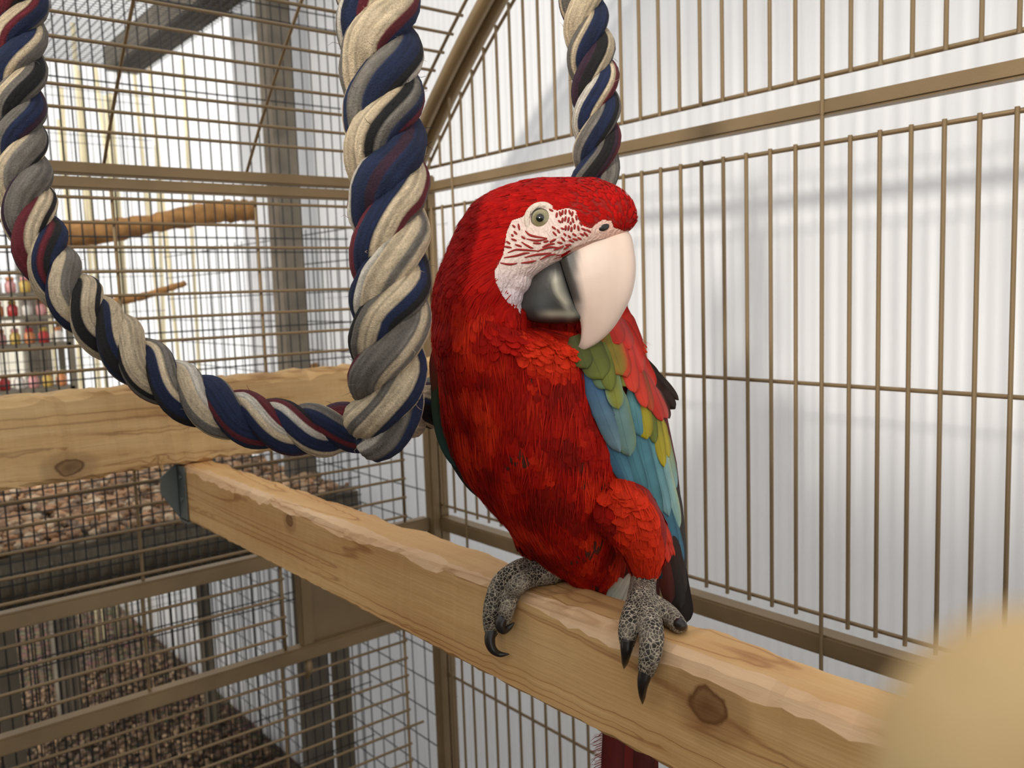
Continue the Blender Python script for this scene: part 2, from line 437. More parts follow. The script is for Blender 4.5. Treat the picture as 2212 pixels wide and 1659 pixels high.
def pebbles(name, n, xr, yr, z0, r0, r1, label, cols, bank=0):
    ico = []
    bm = bmesh.new(); bmesh.ops.create_icosphere(bm, subdivisions=1, radius=1.0)
    bv = np.array([v.co[:] for v in bm.verts]); bf = np.array([[v.index for v in f.verts] for f in bm.faces]); bm.free()
    nv = len(bv)
    P = np.stack([rng.uniform(*xr, n), rng.uniform(*yr, n), np.zeros(n)], 1)
    R = rng.uniform(r0, r1, n); P[:, 2] = z0 + R*.45 + rng.uniform(0, r1*.9, n)
    S = R[:, None] * np.stack([rng.uniform(.7, 1.25, n), rng.uniform(.7, 1.25, n), rng.uniform(.5, .85, n)], 1)
    ang = rng.uniform(0, 2*math.pi, n); ca, sa = np.cos(ang), np.sin(ang)
    W = bv[None] * S[:, None, :] * rng.uniform(.82, 1.15, (n, nv, 1))
    X = W[..., 0]*ca[:, None]-W[..., 1]*sa[:, None]; Y = W[..., 0]*sa[:, None]+W[..., 1]*ca[:, None]
    V = np.stack([X, Y, W[..., 2]], -1) + P[:, None, :]
    Fc = (bf[None] + (np.arange(n)*nv)[:, None, None]).reshape(-1, 3)
    C = np.array([lin(c) for c in cols])[rng.integers(0, len(cols), n)] * rng.uniform(.7, 1.15, (n, 1))
    o = obj(name, mesh(name, V.reshape(-1, 3), Fc, M_PEBBLE, False, np.repeat(C, nv, 0)))
    return tag(o, label, 'gravel', kind='stuff')
STONE = [(206, 172, 136), (186, 146, 110), (214, 190, 160), (160, 126, 98), (196, 150, 112), (140, 118, 98)]
pebbles('gravel_bed', 5200, (-.7, 1.17), (YA+.02, YA+1.15), -.545, .009, .018, 'tan pebbles filling the raised tray of the wire aviary', STONE)
pebbles('ground_gravel', 9000, (-.6, 1.2), (1.7, 4.2), FLOOR, .006, .014, 'brown gravel lying on the ground under the aviary', [(150, 122, 96), (128, 100, 76), (168, 142, 114), (104, 84, 66), (120, 100, 84), (180, 150, 116)])

# branches
def branch(name, pts, rad, label, cols, seed=0):
    r = np.random.default_rng(seed); p = smooth_path(pts, 10); n = len(p)
    R = np.interp(np.linspace(0, 1, n), np.linspace(0, 1, len(rad)), rad) * r.uniform(.88, 1.1, n)
    v, f = tube(p, R, 14)
    v = [np.array(q)+r.normal(0, .0012, 3) for q in v]
    return tag(obj(name, mesh(name, v, f, cols, True)), label, 'branch')
branch('perch_branch', [on_y(60, 515, 2.55), on_y(200, 503, 2.55), on_y(330, 482, 2.55), on_y(470, 458, 2.56), on_y(545, 455, 2.57)], [.035, .033, .026, .033, .03],
       'thick tan branch perch hung inside the wire aviary near the post', M_BARK, 3)
branch('log', [on_y(600, 835, 2.5), on_y(650, 812, 2.5), on_y(690, 800, 2.5), on_y(735, 795, 2.5)], [.03, .028, .025, .018],
       'short crooked log leaning beside the foot of the grey post', M_BARK, 5)
branch('thin_branch', [on_y(240, 652, 2.9), on_y(310, 640, 2.9), on_y(400, 612, 2.9)], [.012, .012, .009],
       'thin pale branch lying across the middle of the wire aviary', M_BARK, 9)

# shelf with small jars at the far left
sh = thing('shelf_rack', (0, 3.3, -.545), 'grey rack of shelves loaded with small jars behind the wire', 'shelf')
sx0, sx1 = on_y(-60, 700, 3.35)[0], on_y(140, 700, 3.35)[0]
zs = [on_y(60, y, 3.35)[2] for y in (632, 682, 742, 838)]
for z in zs:
    mb = MB(); mb.box((sx0, 3.28, z-.012), (sx1, 3.44, z)); mb.build('shelf_board', M_SHELF, sh)
for xx in (sx0, sx1):
    for yy in (3.28, 3.43):
        mb = MB(); mb.box((xx-.01, yy, -.55), (xx+.01, yy+.015, zs[0]+.12)); mb.build('upright', M_SHELF, sh)
JC = [('red', (190, 60, 60)), ('yellow', (216, 184, 96)), ('white', (236, 232, 224)), ('orange', (214, 140, 90)), ('pink', (222, 160, 160))]
jm = {}
for nme, c in JC: jm[nme] = mat_flat('glazed_'+nme, lin(c), .35, .08, 30)
def lathe(prof, n=12):
    v = []; f = []
    for (r, z) in prof:
        for k in range(n): v.append((r*math.cos(2*math.pi*k/n), r*math.sin(2*math.pi*k/n), z))
    for i in range(len(prof)-1):
        for k in range(n): f.append((i*n+k, i*n+(k+1) % n, (i+1)*n+(k+1) % n, (i+1)*n+k))
    f.append(tuple(range(n))[::-1]); f.append(tuple((len(prof)-1)*n+k for k in range(n)))
    return v, f
jb, jf = lathe([(.013, 0), (.017, .004), (.017, .03), (.011, .038), (.011, .041)]); lb, lf = lathe([(.0125, .04), (.0125, .05), (.009, .053)])
jme = {k: mesh('jar', jb, jf, m_, True) for k, m_ in jm.items()}; lme = {k: mesh('lid', lb, lf, m_, True) for k, m_ in jm.items()}
ks = [k for k, _ in JC]
shelf_name = ['top', 'second', 'third', 'lowest']
for si, z in enumerate(zs):
    for j in range(6):
        k = ks[(j*2+si) % 5]; k2 = ks[(j+j//5+si*3+1) % 5]
        xx = sx0+.03+(sx1-sx0-.06)*j/5
        t = thing('jar', (xx, 3.33, z), f'small {k} jar with a {k2} lid on the {shelf_name[si]} shelf of the rack', 'jar', 'jars on the rack')
        a = obj('jar_body', jme[k], t); a.matrix_parent_inverse = Matrix.Identity(4)
        a = obj('lid', lme[k2], t); a.matrix_parent_inverse = Matrix.Identity(4)

# ------------------------------------------------------------------ the cage
cage = thing('bird_cage', (XR, YB, FLOOR), 'large bronze metal bird cage with arched roof enclosing the macaw', 'cage')
PITCH = 0.037
BR = 0.0027
def bar(a, b_, parent, r=BR, name='bar'):
    """a round bar from a to b that shares one unit cylinder"""
    global _bar
    o = bpy.data.objects.new(name, bar_mesh); col.objects.link(o)
    a = Vector(a); b_ = Vector(b_); d = b_-a
    o.parent = parent; o.matrix_parent_inverse = parent_inv(parent)
    o.rotation_mode = 'QUATERNION'
    o.location = (a+b_)/2; o.rotation_quaternion = Vector((0, 0, 1)).rotation_difference(d.normalized()); o.scale = (r, r, d.length/2)
    return o
bv, bf = tube([(0, 0, -1), (0, 0, 1)], [1, 1], 10)
bar_mesh = mesh('bar', bv, bf, M_CAGE, True)
for p in bar_mesh.polygons:
    if len(p.vertices) > 4: p.use_smooth = False
def rail(name, a, b_, parent=cage, bev=.003):
    bm = bmesh.new(); bmesh.ops.create_cube(bm, size=1)
    a = np.minimum(a, b_) if False else np.array(a); b2 = np.array(b_)
    lo = np.minimum(a, b2); hi = np.maximum(a, b2)
    for vv in bm.verts: vv.co = Vector([lo[i] if vv.co[i] < 0 else hi[i] for i in range(3)])
    bmesh.ops.bevel(bm, geom=bm.edges[:], offset=bev, segments=2, affect='EDGES')
    me = bpy.data.meshes.new(name); bm.to_mesh(me); bm.free(); me.materials.append(M_CAGE)
    return obj(name, me, parent)
YF = -0.35                                  # front of the side panel, behind the camera
# side panel: rails
rail('rail', (XR-.004, YF, .199), (XR+.018, YB-.02, .2185))
rail('rail', (XR-.004, YF, -.487), (XR+.026, YB-.02, -.459))
rail('post', (XR-.022, YB-.022, FLOOR), (XR-.001, YB+.004, .235))
rail('post', (XR+.0005, YB-.018, FLOOR), (XR+.024, YB+.006, .235))
# arch of the side panel: circle through three points measured on it
A = np.array([1.4835, .278]); B = np.array([1.381, .374]); C = np.array([1.227, .50])
d = 2*(A[0]*(B[1]-C[1])+B[0]*(C[1]-A[1])+C[0]*(A[1]-B[1]))
ay = ((A@A)*(B[1]-C[1])+(B@B)*(C[1]-A[1])+(C@C)*(A[1]-B[1]))/d
az = ((A@A)*(C[0]-B[0])+(B@B)*(A[0]-C[0])+(C@C)*(B[0]-A[0]))/d
ARAD = math.hypot(A[0]-ay, A[1]-az)
print('ARCH', ay, az, ARAD)
def arch_pt(th, dr=0): return ay+(ARAD+dr)*math.cos(th), az+(ARAD+dr)*math.sin(th)
th0 = math.asin(max(-1, min(1, (.21-az)/ARAD)))
def arch_z(y, dr=0):
    q = (ARAD+dr)**2-(y-ay)**2
    return az+math.sqrt(q) if q > 0 else az
ths = np.linspace(th0, math.pi-th0, 60)
def arc_tube(name, X, dr, r, n=10, parent=cage, mat=M_CAGE):
    pts = [(X, *arch_pt(t, dr)) for t in ths]
    v, f = tube(pts, [r]*len(pts), n)
    return obj(name, mesh(name, v, f, mat, True), parent)
arc_tube('arch_frame', XR-.016, .014, .0135)
arc_tube('arch_frame', XR+.012, .014, .0135)
# side panels with bars
def panel_rod(name, a, b_, r=.003, parent=cage):
    mbx = MB(); mbx.rod(a, b_, r, 10); return mbx.build(name, M_CAGE, parent, True)
ks = [k for k in range(-26, 25) if YF+.02 < .608+k*PITCH < YB-.03]
sp1 = panel_rod('arched_side_panel', (XR, YF, .246), (XR, YB-.02, .246))
sp2 = panel_rod('side_panel', (XR, YF, .166), (XR, YB-.02, .166))
sp3 = panel_rod('lower_side_panel', (XR, YF, -.517), (XR, YB-.02, -.517))
for (z, p) in ((-.132, sp2), (-.434, sp2), (-.80, sp3), (-1.10, sp3), (-1.4, sp3)):
    bar((XR+.003, YF, z), (XR+.003, YB-.02, z), p, name='crossbar')
pts = [(XR, *arch_pt(t, -.03)) for t in np.linspace(math.asin((.246-az)/(ARAD-.03)), math.pi-math.asin((.246-az)/(ARAD-.03)), 50)]
v, f = tube(pts, [.003]*50, 8); obj('panel_edge', mesh('panel_edge', v, f, M_CAGE, True), sp1)
for k in ks:
    y = .608+k*PITCH; long_ = (k % 21 == 0)
    zt = arch_z(y, -.03)
    if zt > .26: bar((XR-.004, y, .199 if long_ else .243), (XR-.004, y, zt+(.035 if long_ else .006)), sp1)
    bar((XR-.004, y, -.46 if long_ else -.440), (XR-.004, y, .20 if long_ else .170), sp2)
    bar((XR-.004, y, FLOOR+.06), (XR-.004, y, -.46 if long_ else -.512), sp3)
# back panel
BX0 = -0.55
for z0, z1 in ((.203, .2225), (.181, .2)):
    rail('rail', (BX0, YB-.004, z0), (XR-.02, YB+.016, z1))
rail('rail', (BX0, YB-.010, -.487), (XR-.02, YB+.014, -.459))
rail('rail', (BX0, YB-.012, -.678), (XR-.02, YB+.014, -.650))
rail('rail', (.684, YB-.010, -.65), (.709, YB+.012, -.487))
pl = MB(); pl.box((.705, YB+.004, -.652), (XR-.022, YB+.007, -.485)); pl.build('feeder_plate', M_PLATE, cage)
rail('rail', (.705, YB-.004, -.535), (XR-.022, YB+.004, -.527), bev=.0015)
mb = MB(); mb.tube([(.696, YB, -.678), (.696, YB-.004, -.70), (.69, YB-.004, -.715)], [.008, .008, .004], 8); mb.build('latch', M_CAGE, cage, True)
bp1 = panel_rod('back_panel', (.925, YB, -.46), (.925, YB, .181))
bp2 = panel_rod('feeder_panel', (.653, YB, -.65), (.653, YB, -.487))
bp3 = panel_rod('lower_back_panel', (.91, YB, FLOOR), (.91, YB, -.678))
for X in (.413, .652, .174, -.065, -.30): bar((X, YB+.003, -.46), (X, YB+.003, .181), bp1, name='crossbar')
for X in (.409, .17, -.07, -.30): bar((X, YB+.003, -.65), (X, YB+.003, -.487), bp2, name='crossbar')
for X in (.407, .645, .168, -.07, -.30): bar((X, YB+.003, FLOOR), (X, YB+.003, -.678), bp3, name='crossbar')
for k in range(17):
    z = .168-.0384*k; bar((BX0, YB-.003, z), (.929, YB-.003, z), bp1)
for k in range(4):
    z = -.513-.0365*k; bar((BX0, YB-.003, z), (.657, YB-.003, z), bp2)
for k in range(24):
    z = -.705-.037*k; bar((BX0, YB-.003, z), (.945 if k == 5 else .914, YB-.003, z), bp3)
# roof: bars running along X over the arch, held by curved ribs
rp = arc_tube('roof_panel', .93, -.006, .003, 8)
for X in (.652, .413, .174, -.065, -.30):
    pts = [(X, *arch_pt(t, -.002)) for t in ths]; v, f = tube(pts, [.0028]*len(pts), 8); obj('rib', mesh('rib', v, f, M_CAGE, True), rp)
dth = .0385/ARAD
for k in range(1, int((math.pi-2*th0)/dth)):
    y, z = arch_pt(th0+.02+k*dth, -.009); bar((BX0, y, z), (.936, y, z), rp)

# ------------------------------------------------------------------ timber perches
XP, ZT, ZBm = .45, -.2515, -.341
PWX = .505
k1 = on_x(1528, 1525, XP); k2 = on_x(625, 1125, XP)
M_PERCH = mat_wood('pine_perch', 'y', lin((216, 168, 106)), lin((160, 102, 50)), lin((230, 190, 132)),
                   knots=[(XP, k1[1], k1[2], .014), (XP, k2[1], k2[2], .008)])
v, f = beveled_beam(XP, PWX, -.30, 1.392, ZBm, ZT, .009, 'y', 150, .0010, 3, .0015)
pme = mesh('timber_perch', v, f, M_PERCH, False)
pme.materials.append(mat_wood('chewed_pine_edge', 'y', lin((226, 184, 138)), lin((188, 138, 92)), lin((238, 204, 164))))
for p in pme.polygons:
    if p.index % 10 in (6, 7) and p.index < 1490: p.material_index = 1
perch = obj('timber_perch', pme); tag(perch, 'long squared pine timber perch that the macaw stands on', 'perch')
# raised knot collar on the side of the perch
M_BEAM2 = mat_wood('pine_crossbeam', 'x', lin((206, 164, 106)), lin((142, 98, 52)), lin((226, 192, 138)), knots=[(on_y(150, 1010, 1.37)[0], 1.37, on_y(150, 1010, 1.37)[2], .012)])
v, f = beveled_beam(-.5, .985, 1.37, 1.418, -.2505, -.121, .012, 'x', 110, .003, 8, .003)
beam = obj('timber_crossbeam', mesh('timber_crossbeam', v, f, M_BEAM2, False)); tag(beam, 'rough chewed pine crossbeam running along the back of the cage', 'beam')
# steel hanger that carries the far end of the perch
hg = thing('joist_hanger', (XP, 1.395, ZBm), 'grey steel hanger bracket holding the far end of the perch', 'bracket')
mb = MB(); mb.box((XP-.0035, 1.362, ZBm+.004), (XP-.001, 1.398, ZT-.002)); mb.build('side_strap', M_STEEL, hg)
mb = MB(); mb.box((XP-.002, 1.365, ZBm-.003), (PWX+.003, 1.397, ZBm)); mb.build('seat', M_STEEL, hg)
mb = MB(); mb.add([(XP-.0035, 1.393, ZT), (XP-.03, 1.393, ZT-.02), (XP-.03, 1.393, ZT-.045), (XP-.0035, 1.393, ZBm+.002),
                   (XP-.0035, 1.3965, ZT), (XP-.03, 1.3965, ZT-.02), (XP-.03, 1.3965, ZT-.045), (XP-.0035, 1.3965, ZBm+.002)],
                  [(0,1,2,3),(7,6,5,4),(0,4,5,1),(1,5,6,2),(2,6,7,3),(3,7,4,0)])
mb.box((XP-.004, 1.393, ZBm), (PWX+.004, 1.3965, ZT-.001)); mb.build('back_flange', M_STEEL, hg)
for zz in (ZT-.02, ZT-.055):
    mb = MB(); mb.rod((XP-.006, 1.378, zz), (XP-.003, 1.378, zz), .0035, 10); mb.build('screw_head', M_STEEL, hg)
# splinter of wood hanging at the bracket
mb = MB(); p = [on_y(348, 985, 1.366), on_y(347, 1000, 1.366), on_y(351, 1016, 1.366)]; mb.tube(p, [.003, .0032, .0022], 6)
sp = mb.build('splinter', M_BEAM2); tag(sp, 'small wood splinter hanging from the crossbeam beside the bracket', 'splinter')

# round wooden pole standing close to the lens
M_DOWEL = mat_wood('dowel_wood', 'x', lin((206, 172, 116)), lin((186, 146, 92)), lin((220, 190, 136)))
dp = at_depth(2330, 1470, .046)
zz_ = [FLOOR, -1.0, -.4, dp[2]-.01, dp[2]-.004, dp[2]-.001, dp[2]+.002, dp[2]+.0032]
v, f = tube([(dp[0], dp[1], z) for z in zz_], [.0105, .0105, .0105, .0105, .0100, .0085, .0055, .0022], 20)
dw = obj('wooden_pole', mesh('wooden_pole', v, f, M_DOWEL, True)); tag(dw, 'blurred round top of a pale wooden pole standing at the front of the cage', 'pole')

# ------------------------------------------------------------------ ropes
CREAM, NAVY, BLACK, GREY, MAROON, PURPLE, PALE = [lin(c) for c in ((226, 206, 174), (28, 42, 78), (30, 28, 30), (132, 126, 118), (118, 36, 48), (66, 38, 58), (230, 222, 208))]
YARNS = [[CREAM, CREAM, NAVY, BLACK, GREY, CREAM, PURPLE], [NAVY, NAVY, CREAM, GREY, MAROON, PALE, CREAM], [GREY, CREAM, BLACK, BLACK, MAROON, NAVY, CREAM]]
def rope(name, path, R, pitch, label, seed=0, phase=0.0, n=56, step=.003, R1=None):
    r = np.random.default_rng(seed)
    p = smooth_path(path, 40)
    s = np.concatenate([[0], np.cumsum(np.linalg.norm(np.diff(p, axis=0), axis=1))])
    m_ = int(s[-1]/step); si = np.linspace(0, s[-1], m_)
    p = np.stack([np.interp(si, s, p[:, i]) for i in range(3)], 1)
    k = 9; pp = np.pad(p, ((k, k), (0, 0)), 'edge'); p = np.stack([np.convolve(pp[:, i], np.ones(2*k+1)/(2*k+1), 'valid') for i in range(3)], 1)
    t, u, w = frames(p)
    Rr = np.interp(si, [0, s[-1]], [R, R1 or R])
    Rr = Rr*np.clip(np.minimum(si, s[-1]-si)/.03+.3, 0, 1)
    root = thing(name, p[-1], label, 'rope')
    fz = MB()
    for j in range(3):
        ph = 2*math.pi*(si/pitch + j/3) + phase + .15*np.interp(si, np.linspace(0, s[-1], 20), r.normal(size=20))
        c = p + (Rr*.52)[:, None]*(np.cos(ph)[:, None]*u+np.sin(ph)[:, None]*w)
        t2 = np.gradient(c, axis=0); t2 /= np.linalg.norm(t2, axis=1)[:, None]
        a1 = u-(np.sum(u*t2, 1))[:, None]*t2; a1 /= np.linalg.norm(a1, axis=1)[:, None]; a2 = np.cross(t2, a1)
        tw = 0*si + 2*math.pi*r.integers(0, 40)/40+.001
        ang = np.linspace(0, 2*math.pi, n, endpoint=False)
        yn = 14
        loc = (ang[None]+tw[:, None]) % (2*math.pi)
        yi = np.floor(loc/(2*math.pi)*yn).astype(int) % yn
        fr = (loc/(2*math.pi)*yn) % 1
        rs = (Rr*.57)[:, None]*(.96+.05*np.sqrt(np.clip(np.sin(np.pi*fr), 0, 1)))*(1+.04*np.interp(si, np.linspace(0, s[-1], 60), r.normal(size=60)))[:, None]
        rs = rs*(1+r.normal(0, .010, rs.shape))
        V = c[:, None, :]+rs[..., None]*(np.cos(ang)[None, :, None]*a1[:, None, :]+np.sin(ang)[None, :, None]*a2[:, None, :])
        pal = np.array(YARNS[j]); 
        # the dye changes along each yarn
        behind = np.arctan2(w @ FWD, u @ FWD)
        seg = np.floor((ph-behind)/(2*math.pi)).astype(int); seg -= seg.min()
        ALL = np.array([CREAM, NAVY, BLACK, GREY, MAROON, PURPLE, PALE]); pr = np.array([.31, .20, .13, .19, .07, .05, .05])
        perm = []
        for _ in range(seg.max()+1):
            q = []
            while len(q) < yn: q += [r.choice(7, p=pr)]*r.integers(1, 3)
            perm.append(q[:yn])
        Cc = ALL[np.array(perm)[seg[:, None], yi]]
        streak = r.uniform(.62, 1.12, (seg.max()+1, n))[seg]
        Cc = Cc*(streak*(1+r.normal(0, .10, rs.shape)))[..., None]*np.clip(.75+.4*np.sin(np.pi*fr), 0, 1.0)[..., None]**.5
        V = V.reshape(-1, 3); Cc = np.clip(Cc.reshape(-1, 3), 0, 1)
        i0 = (np.arange(m_-1)[:, None]*n+np.arange(n)[None]); i1 = np.arange(m_-1)[:, None]*n+((np.arange(n)+1) % n)[None]
        Fc = np.stack([i0, i1, i1+n, i0+n], -1).reshape(-1, 4).tolist()
        Fc.append(list(range(n))[::-1]); Fc.append([(m_-1)*n+q for q in range(n)])
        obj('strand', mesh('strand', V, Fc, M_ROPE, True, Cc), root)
        # loose fibres
        for q in r.integers(0, len(V), 150):
            d = r.normal(size=3); base = V[q]; cc_ = c[q//n]; o_ = (base-cc_); o_ /= np.linalg.norm(o_)+1e-9
            pts = [base-o_*.001]
            for e in range(3): d = d*.7+o_*.5+r.normal(size=3)*.5; d /= np.linalg.norm(d); pts.append(pts[-1]+d*r.uniform(.0015, .0045))
            vv, ff = tube(pts, [.00022, .0002, .00016, .00008], 3); fz.add(vv, ff, [Cc[q]]*len(vv))
    o = fz.build('loose_fibres', M_ROPE, root); o['kind'] = 'stuff'
    return root
def D(l): return [at_depth(*q) for q in l]
rope('cotton_rope_swing', D([(60, -330, .70), (45, -150, .71), (40, 0, .72), (38, 120, .72), (36, 240, .72), (42, 340, .72), (62, 450, .715), (105, 570, .71), (175, 660, .705), (262, 745, .70), (345, 815, .70), (430, 868, .70),
      (540, 908, .705), (650, 930, .71), (760, 925, .725), (850, 905, .745), (930, 872, .79), (1010, 825, .86), (1110, 740, .90), (1200, 620, .89), (1262, 500, .84), (1288, 380, .81), (1290, 270, .80), (1283, 150, .80), (1264, 40, .80), (1250, -120, .80), (1240, -330, .80)]),
     .0205, .084, 'multicoloured twisted cotton rope hanging in a wide loop behind the macaw', 3, .4)
rope('hanging_cotton_rope', D([(800, -330, .62), (808, -120, .62), (818, 40, .62), (828, 220, .62), (838, 400, .62), (843, 560, .622), (843, 700, .625), (838, 790, .63), (834, 860, .64), (824, 915, .655), (815, 955, .68)]),
     .0285, .096, 'thick multicoloured cotton rope hanging straight down onto the looped rope', 21, 2.2, 56, .003, .026)

# ------------------------------------------------------------------ the macaw
MPP = .725/F_PX
HD = .682; TANH = math.tan(math.radians(18))
S_AX = ROT @ np.array([-math.sin(math.radians(18)), 0, -math.cos(math.radians(18))])     # towards the near cheek
def zp(l, ox=900, oy=360, k=3.6867): return [(ox+a/k, oy+b_/k) for a, b_ in l]
def mid(px, py): return at_depth(px, py, HD-(px-1180)*MPP*TANH)
def head_pt(px, py, lat=0.0): return mid(px, py)+S_AX*lat
feet = on_z(1290, 1285, ZT)
bird = thing('macaw', feet, 'red macaw with teal and yellow wing feathers standing on the timber perch', 'parrot')

def pip(px, py, poly):
    poly = np.asarray(poly); ins = np.zeros(np.shape(px), bool); j = len(poly)-1
    for i in range(len(poly)):
        xi, yi = poly[i]; xj, yj = poly[j]
        c = ((yi > py) != (yj > py)) & (px < (xj-xi)*(py-yi)/(yj-yi+1e-12)+xi); ins ^= c; j = i
    return ins
# torso, neck and head: stacked cross sections (y, left, right, half depth, egg, head weight, centre depth)
SL = [(385, 1165, 1285, .006, .2, 1, HD), (392, 1120, 1308, .013, .2, 1, HD), (405, 1080, 1338, .020, .25, 1, HD), (425, 1040, 1360, .026, .3, 1, HD), (450, 1013, 1373, .030, .4, 1, HD),
      (475, 998, 1377, .032, .5, 1, HD), (496, 988, 1370, .033, .55, 1, HD), (512, 982, 1335, .034, .5, 1, HD), (535, 972, 1285, .035, .45, 1, HD), (555, 964, 1235, .036, .4, 1, HD),
      (575, 956, 1190, .038, .35, 1, HD), (600, 947, 1152, .040, .3, 1, HD), (620, 943, 1130, .041, .3, 1, HD), (640, 941, 1112, .043, .25, 1, HD+.002), (680, 940, 1098, .047, .2, .8, HD+.012), (700, 941, 1112, .053, .3, .5, .706), (720, 943, 1190, .059, .35, .3, .712),
      (740, 947, 1300, .064, .4, .15, .718), (780, 951, 1356, .070, .42, 0, .726), (840, 955, 1385, .074, .25, 0, .733), (900, 960, 1398, .076, .1, 0, .735), (960, 974, 1400, .076, 0, 0, .736),
      (1020, 1003, 1392, .074, 0, 0, .738), (1080, 1048, 1380, .068, 0, 0, .74), (1140, 1100, 1365, .058, 0, 0, .742), (1190, 1143, 1352, .046, 0, 0, .745), (1230, 1188, 1345, .034, 0, 0, .748),
      (1262, 1238, 1335, .02, 0, 0, .75), (1280, 1272, 1318, .008, 0, 0, .75)]
SL = np.array(SL, float)
yy = np.concatenate([np.linspace(385, 440, 12), np.linspace(448, 1280, 92)])
def cub(x, xp, fp):
    # monotone-ish smooth interpolation
    y = np.interp(x, xp, fp); return y
tab = np.stack([cub(yy, SL[:, 0], SL[:, i]) for i in range(1, 7)], 1)
for i in range(6):
    q = np.pad(tab[:, i], 2, 'edge'); tab[2:-2, i] = np.convolve(q, np.ones(5)/5, 'valid')[2:-2]
def torso_front(px, py):
    """depth of the near body surface at a pixel (clamped to the silhouette)"""
    xl, xr_, b_, eg, hw, dc = [np.interp(py, yy, tab[:, i]) for i in range(6)]
    c = (xl+xr_)/2; h = (xr_-xl)/2; u = np.clip((px-c)/h, -.999, .999)
    return dc-hw*(px-1180)*MPP*TANH-b_*(1-eg*max(0, u)**1.4)*math.sqrt(1-u*u)
NS = 56
bmv = MB()
V = []; Fc = []
for j, y in enumerate(yy):
    xl, xr_, b_, eg, hw, dc = tab[j]; c = (xl+xr_)/2; h = (xr_-xl)/2
    for k in range(NS):
        a = 2*math.pi*k/NS; u = math.cos(a); e = 1-eg*max(0, u)**1.4
        ex = 1+.45*hw*max(0, u)+.6*np.interp(y, [690, 725, 800, 920], [0, 1, 1, 0])*max(0, -u)
        sn = math.copysign(abs(math.sin(a))**(1/ex), math.sin(a)); cs = math.copysign(abs(u)**(1/ex), u)
        px = c+h*cs; V.append(at_depth(px, y, dc-hw*(px-1180)*MPP*TANH+b_*e*sn))
n = len(yy)
for j in range(n-1):
    for k in range(NS): Fc.append((j*NS+k, (j+1)*NS+k, (j+1)*NS+(k+1) % NS, j*NS+(k+1) % NS))
Fc.append(tuple(range(NS))); Fc.append(tuple((n-1)*NS+k for k in range(NS))[::-1])
bmv.add(V, Fc)
def limb(pts, rad, n=16, m_=6):
    p = smooth_path(pts, m_); R = np.interp(np.linspace(0, 1, len(p)), np.linspace(0, 1, len(rad)), rad)
    v, f = tube(p, R, n); bmv.add(v, f)
    # rounded ends
    for e, rr_ in ((p[0], R[0]), (p[-1], R[-1])):
        bm = bmesh.new(); bmesh.ops.create_icosphere(bm, subdivisions=2, radius=rr_*.98)
        bmv.add([np.array(q.co)+e for q in bm.verts], [[q.index for q in g.verts] for g in bm.faces]); bm.free()
    return p, R
T = lambda x, y, r: on_z(x, y, ZT+r)
G = lambda x, y, r: on_x(x, y, XP-r)
limb(D([(1170, 1040, .72), (1150, 1110, .742), (1166, 1170, .768), (1187, 1205, .777)]), [.030, .023, .015, .0095])
limb(D([(1310, 1060, .71), (1350, 1100, .690), (1386, 1155, .690), (1394, 1222, .695)]), [.024, .0245, .0205, .012])
limb(D([(1120, 735, .735), (1200, 728, .733), (1290, 738, .735), (1330, 760, .738)]), [.03, .034, .03, .022])
for (qx, qy, lt, rr_) in ((1128, 608, .018, .012), (1108, 640, .018, .0125), (1102, 668, .016, .0125), (1112, 694, .013, .012)):
    limb([head_pt(qx, qy, -lt), head_pt(qx, qy, 0), head_pt(qx, qy, lt)], [rr_]*3)
foot = []
foot.append(limb([at_depth(1188, 1200, .777), at_depth(1190, 1220, .777), T(1180, 1234, .010)], [.0092, .009, .0105]))
foot.append(limb([T(1188, 1230, .010), T(1140, 1226, .011), T(1108, 1238, .011), on_x(1080, 1262, XP-.002), G(1065, 1305, .009), G(1061, 1340, .009), G(1062, 1364, .008)], [.0105, .0095, .0088, .0082, .008, .0076, .0064]))
foot.append(limb([T(1195, 1238, .009), T(1150, 1247, .009), T(1122, 1260, .010), on_x(1106, 1282, XP-.003), G(1097, 1310, .008), G(1090, 1338, .008)], [.0095, .0085, .0080, .0076, .0072, .006]))
foot.append(limb([T(1188, 1232, .009), T(1206, 1236, .008), on_x(1216, 1252, PWX+.006)], [.009, .008, .006]))
foot.append(limb([at_depth(1392, 1235, .696), at_depth(1388, 1268, .698), T(1386, 1308, .013)], [.0105, .0105, .0125]))
foot.append(limb([T(1380, 1306, .012), T(1364, 1336, .0095), on_x(1357, 1364, XP-.004), G(1355, 1388, .0075)], [.0105, .0082, .0076, .006]))
foot.append(limb([T(1390, 1308, .013), T(1403, 1345, .011), on_x(1408, 1380, XP-.004), G(1404, 1415, .009), G(1396, 1450, .0085)], [.0115, .0094, .0088, .0080, .0062]))
foot.append(limb([T(1392, 1304, .012), T(1420, 1314, .010), T(1445, 1330, .008), T(1466, 1350, .006)], [.011, .0090, .008, .0065]))
tmp = obj('tmp', mesh('tmp', bmv.v, bmv.f))
rm = tmp.modifiers.new('r', 'REMESH'); rm.mode = 'VOXEL'; rm.voxel_size = .0015
sm = tmp.modifiers.new('s', 'SMOOTH'); sm.factor = .5; sm.iterations = 2
dg = bpy.context.evaluated_depsgraph_get(); ev = tmp.evaluated_get(dg); me = bpy.data.meshes.new_from_object(ev)
bpy.data.objects.remove(tmp)
me.name = 'body'; me.materials.clear(); me.materials.append(M_BODY)
nv = len(me.vertices); BV = np.zeros(nv*3); me.vertices.foreach_get('co', BV); BV = BV.reshape(-1, 3)
BNm = np.zeros(nv*3); me.vertices.foreach_get('normal', BNm); BNm = BNm.reshape(-1, 3)
alpha = np.zeros(nv)
FV = np.where(to_px(BV)[:, 1] > 1185)[0]
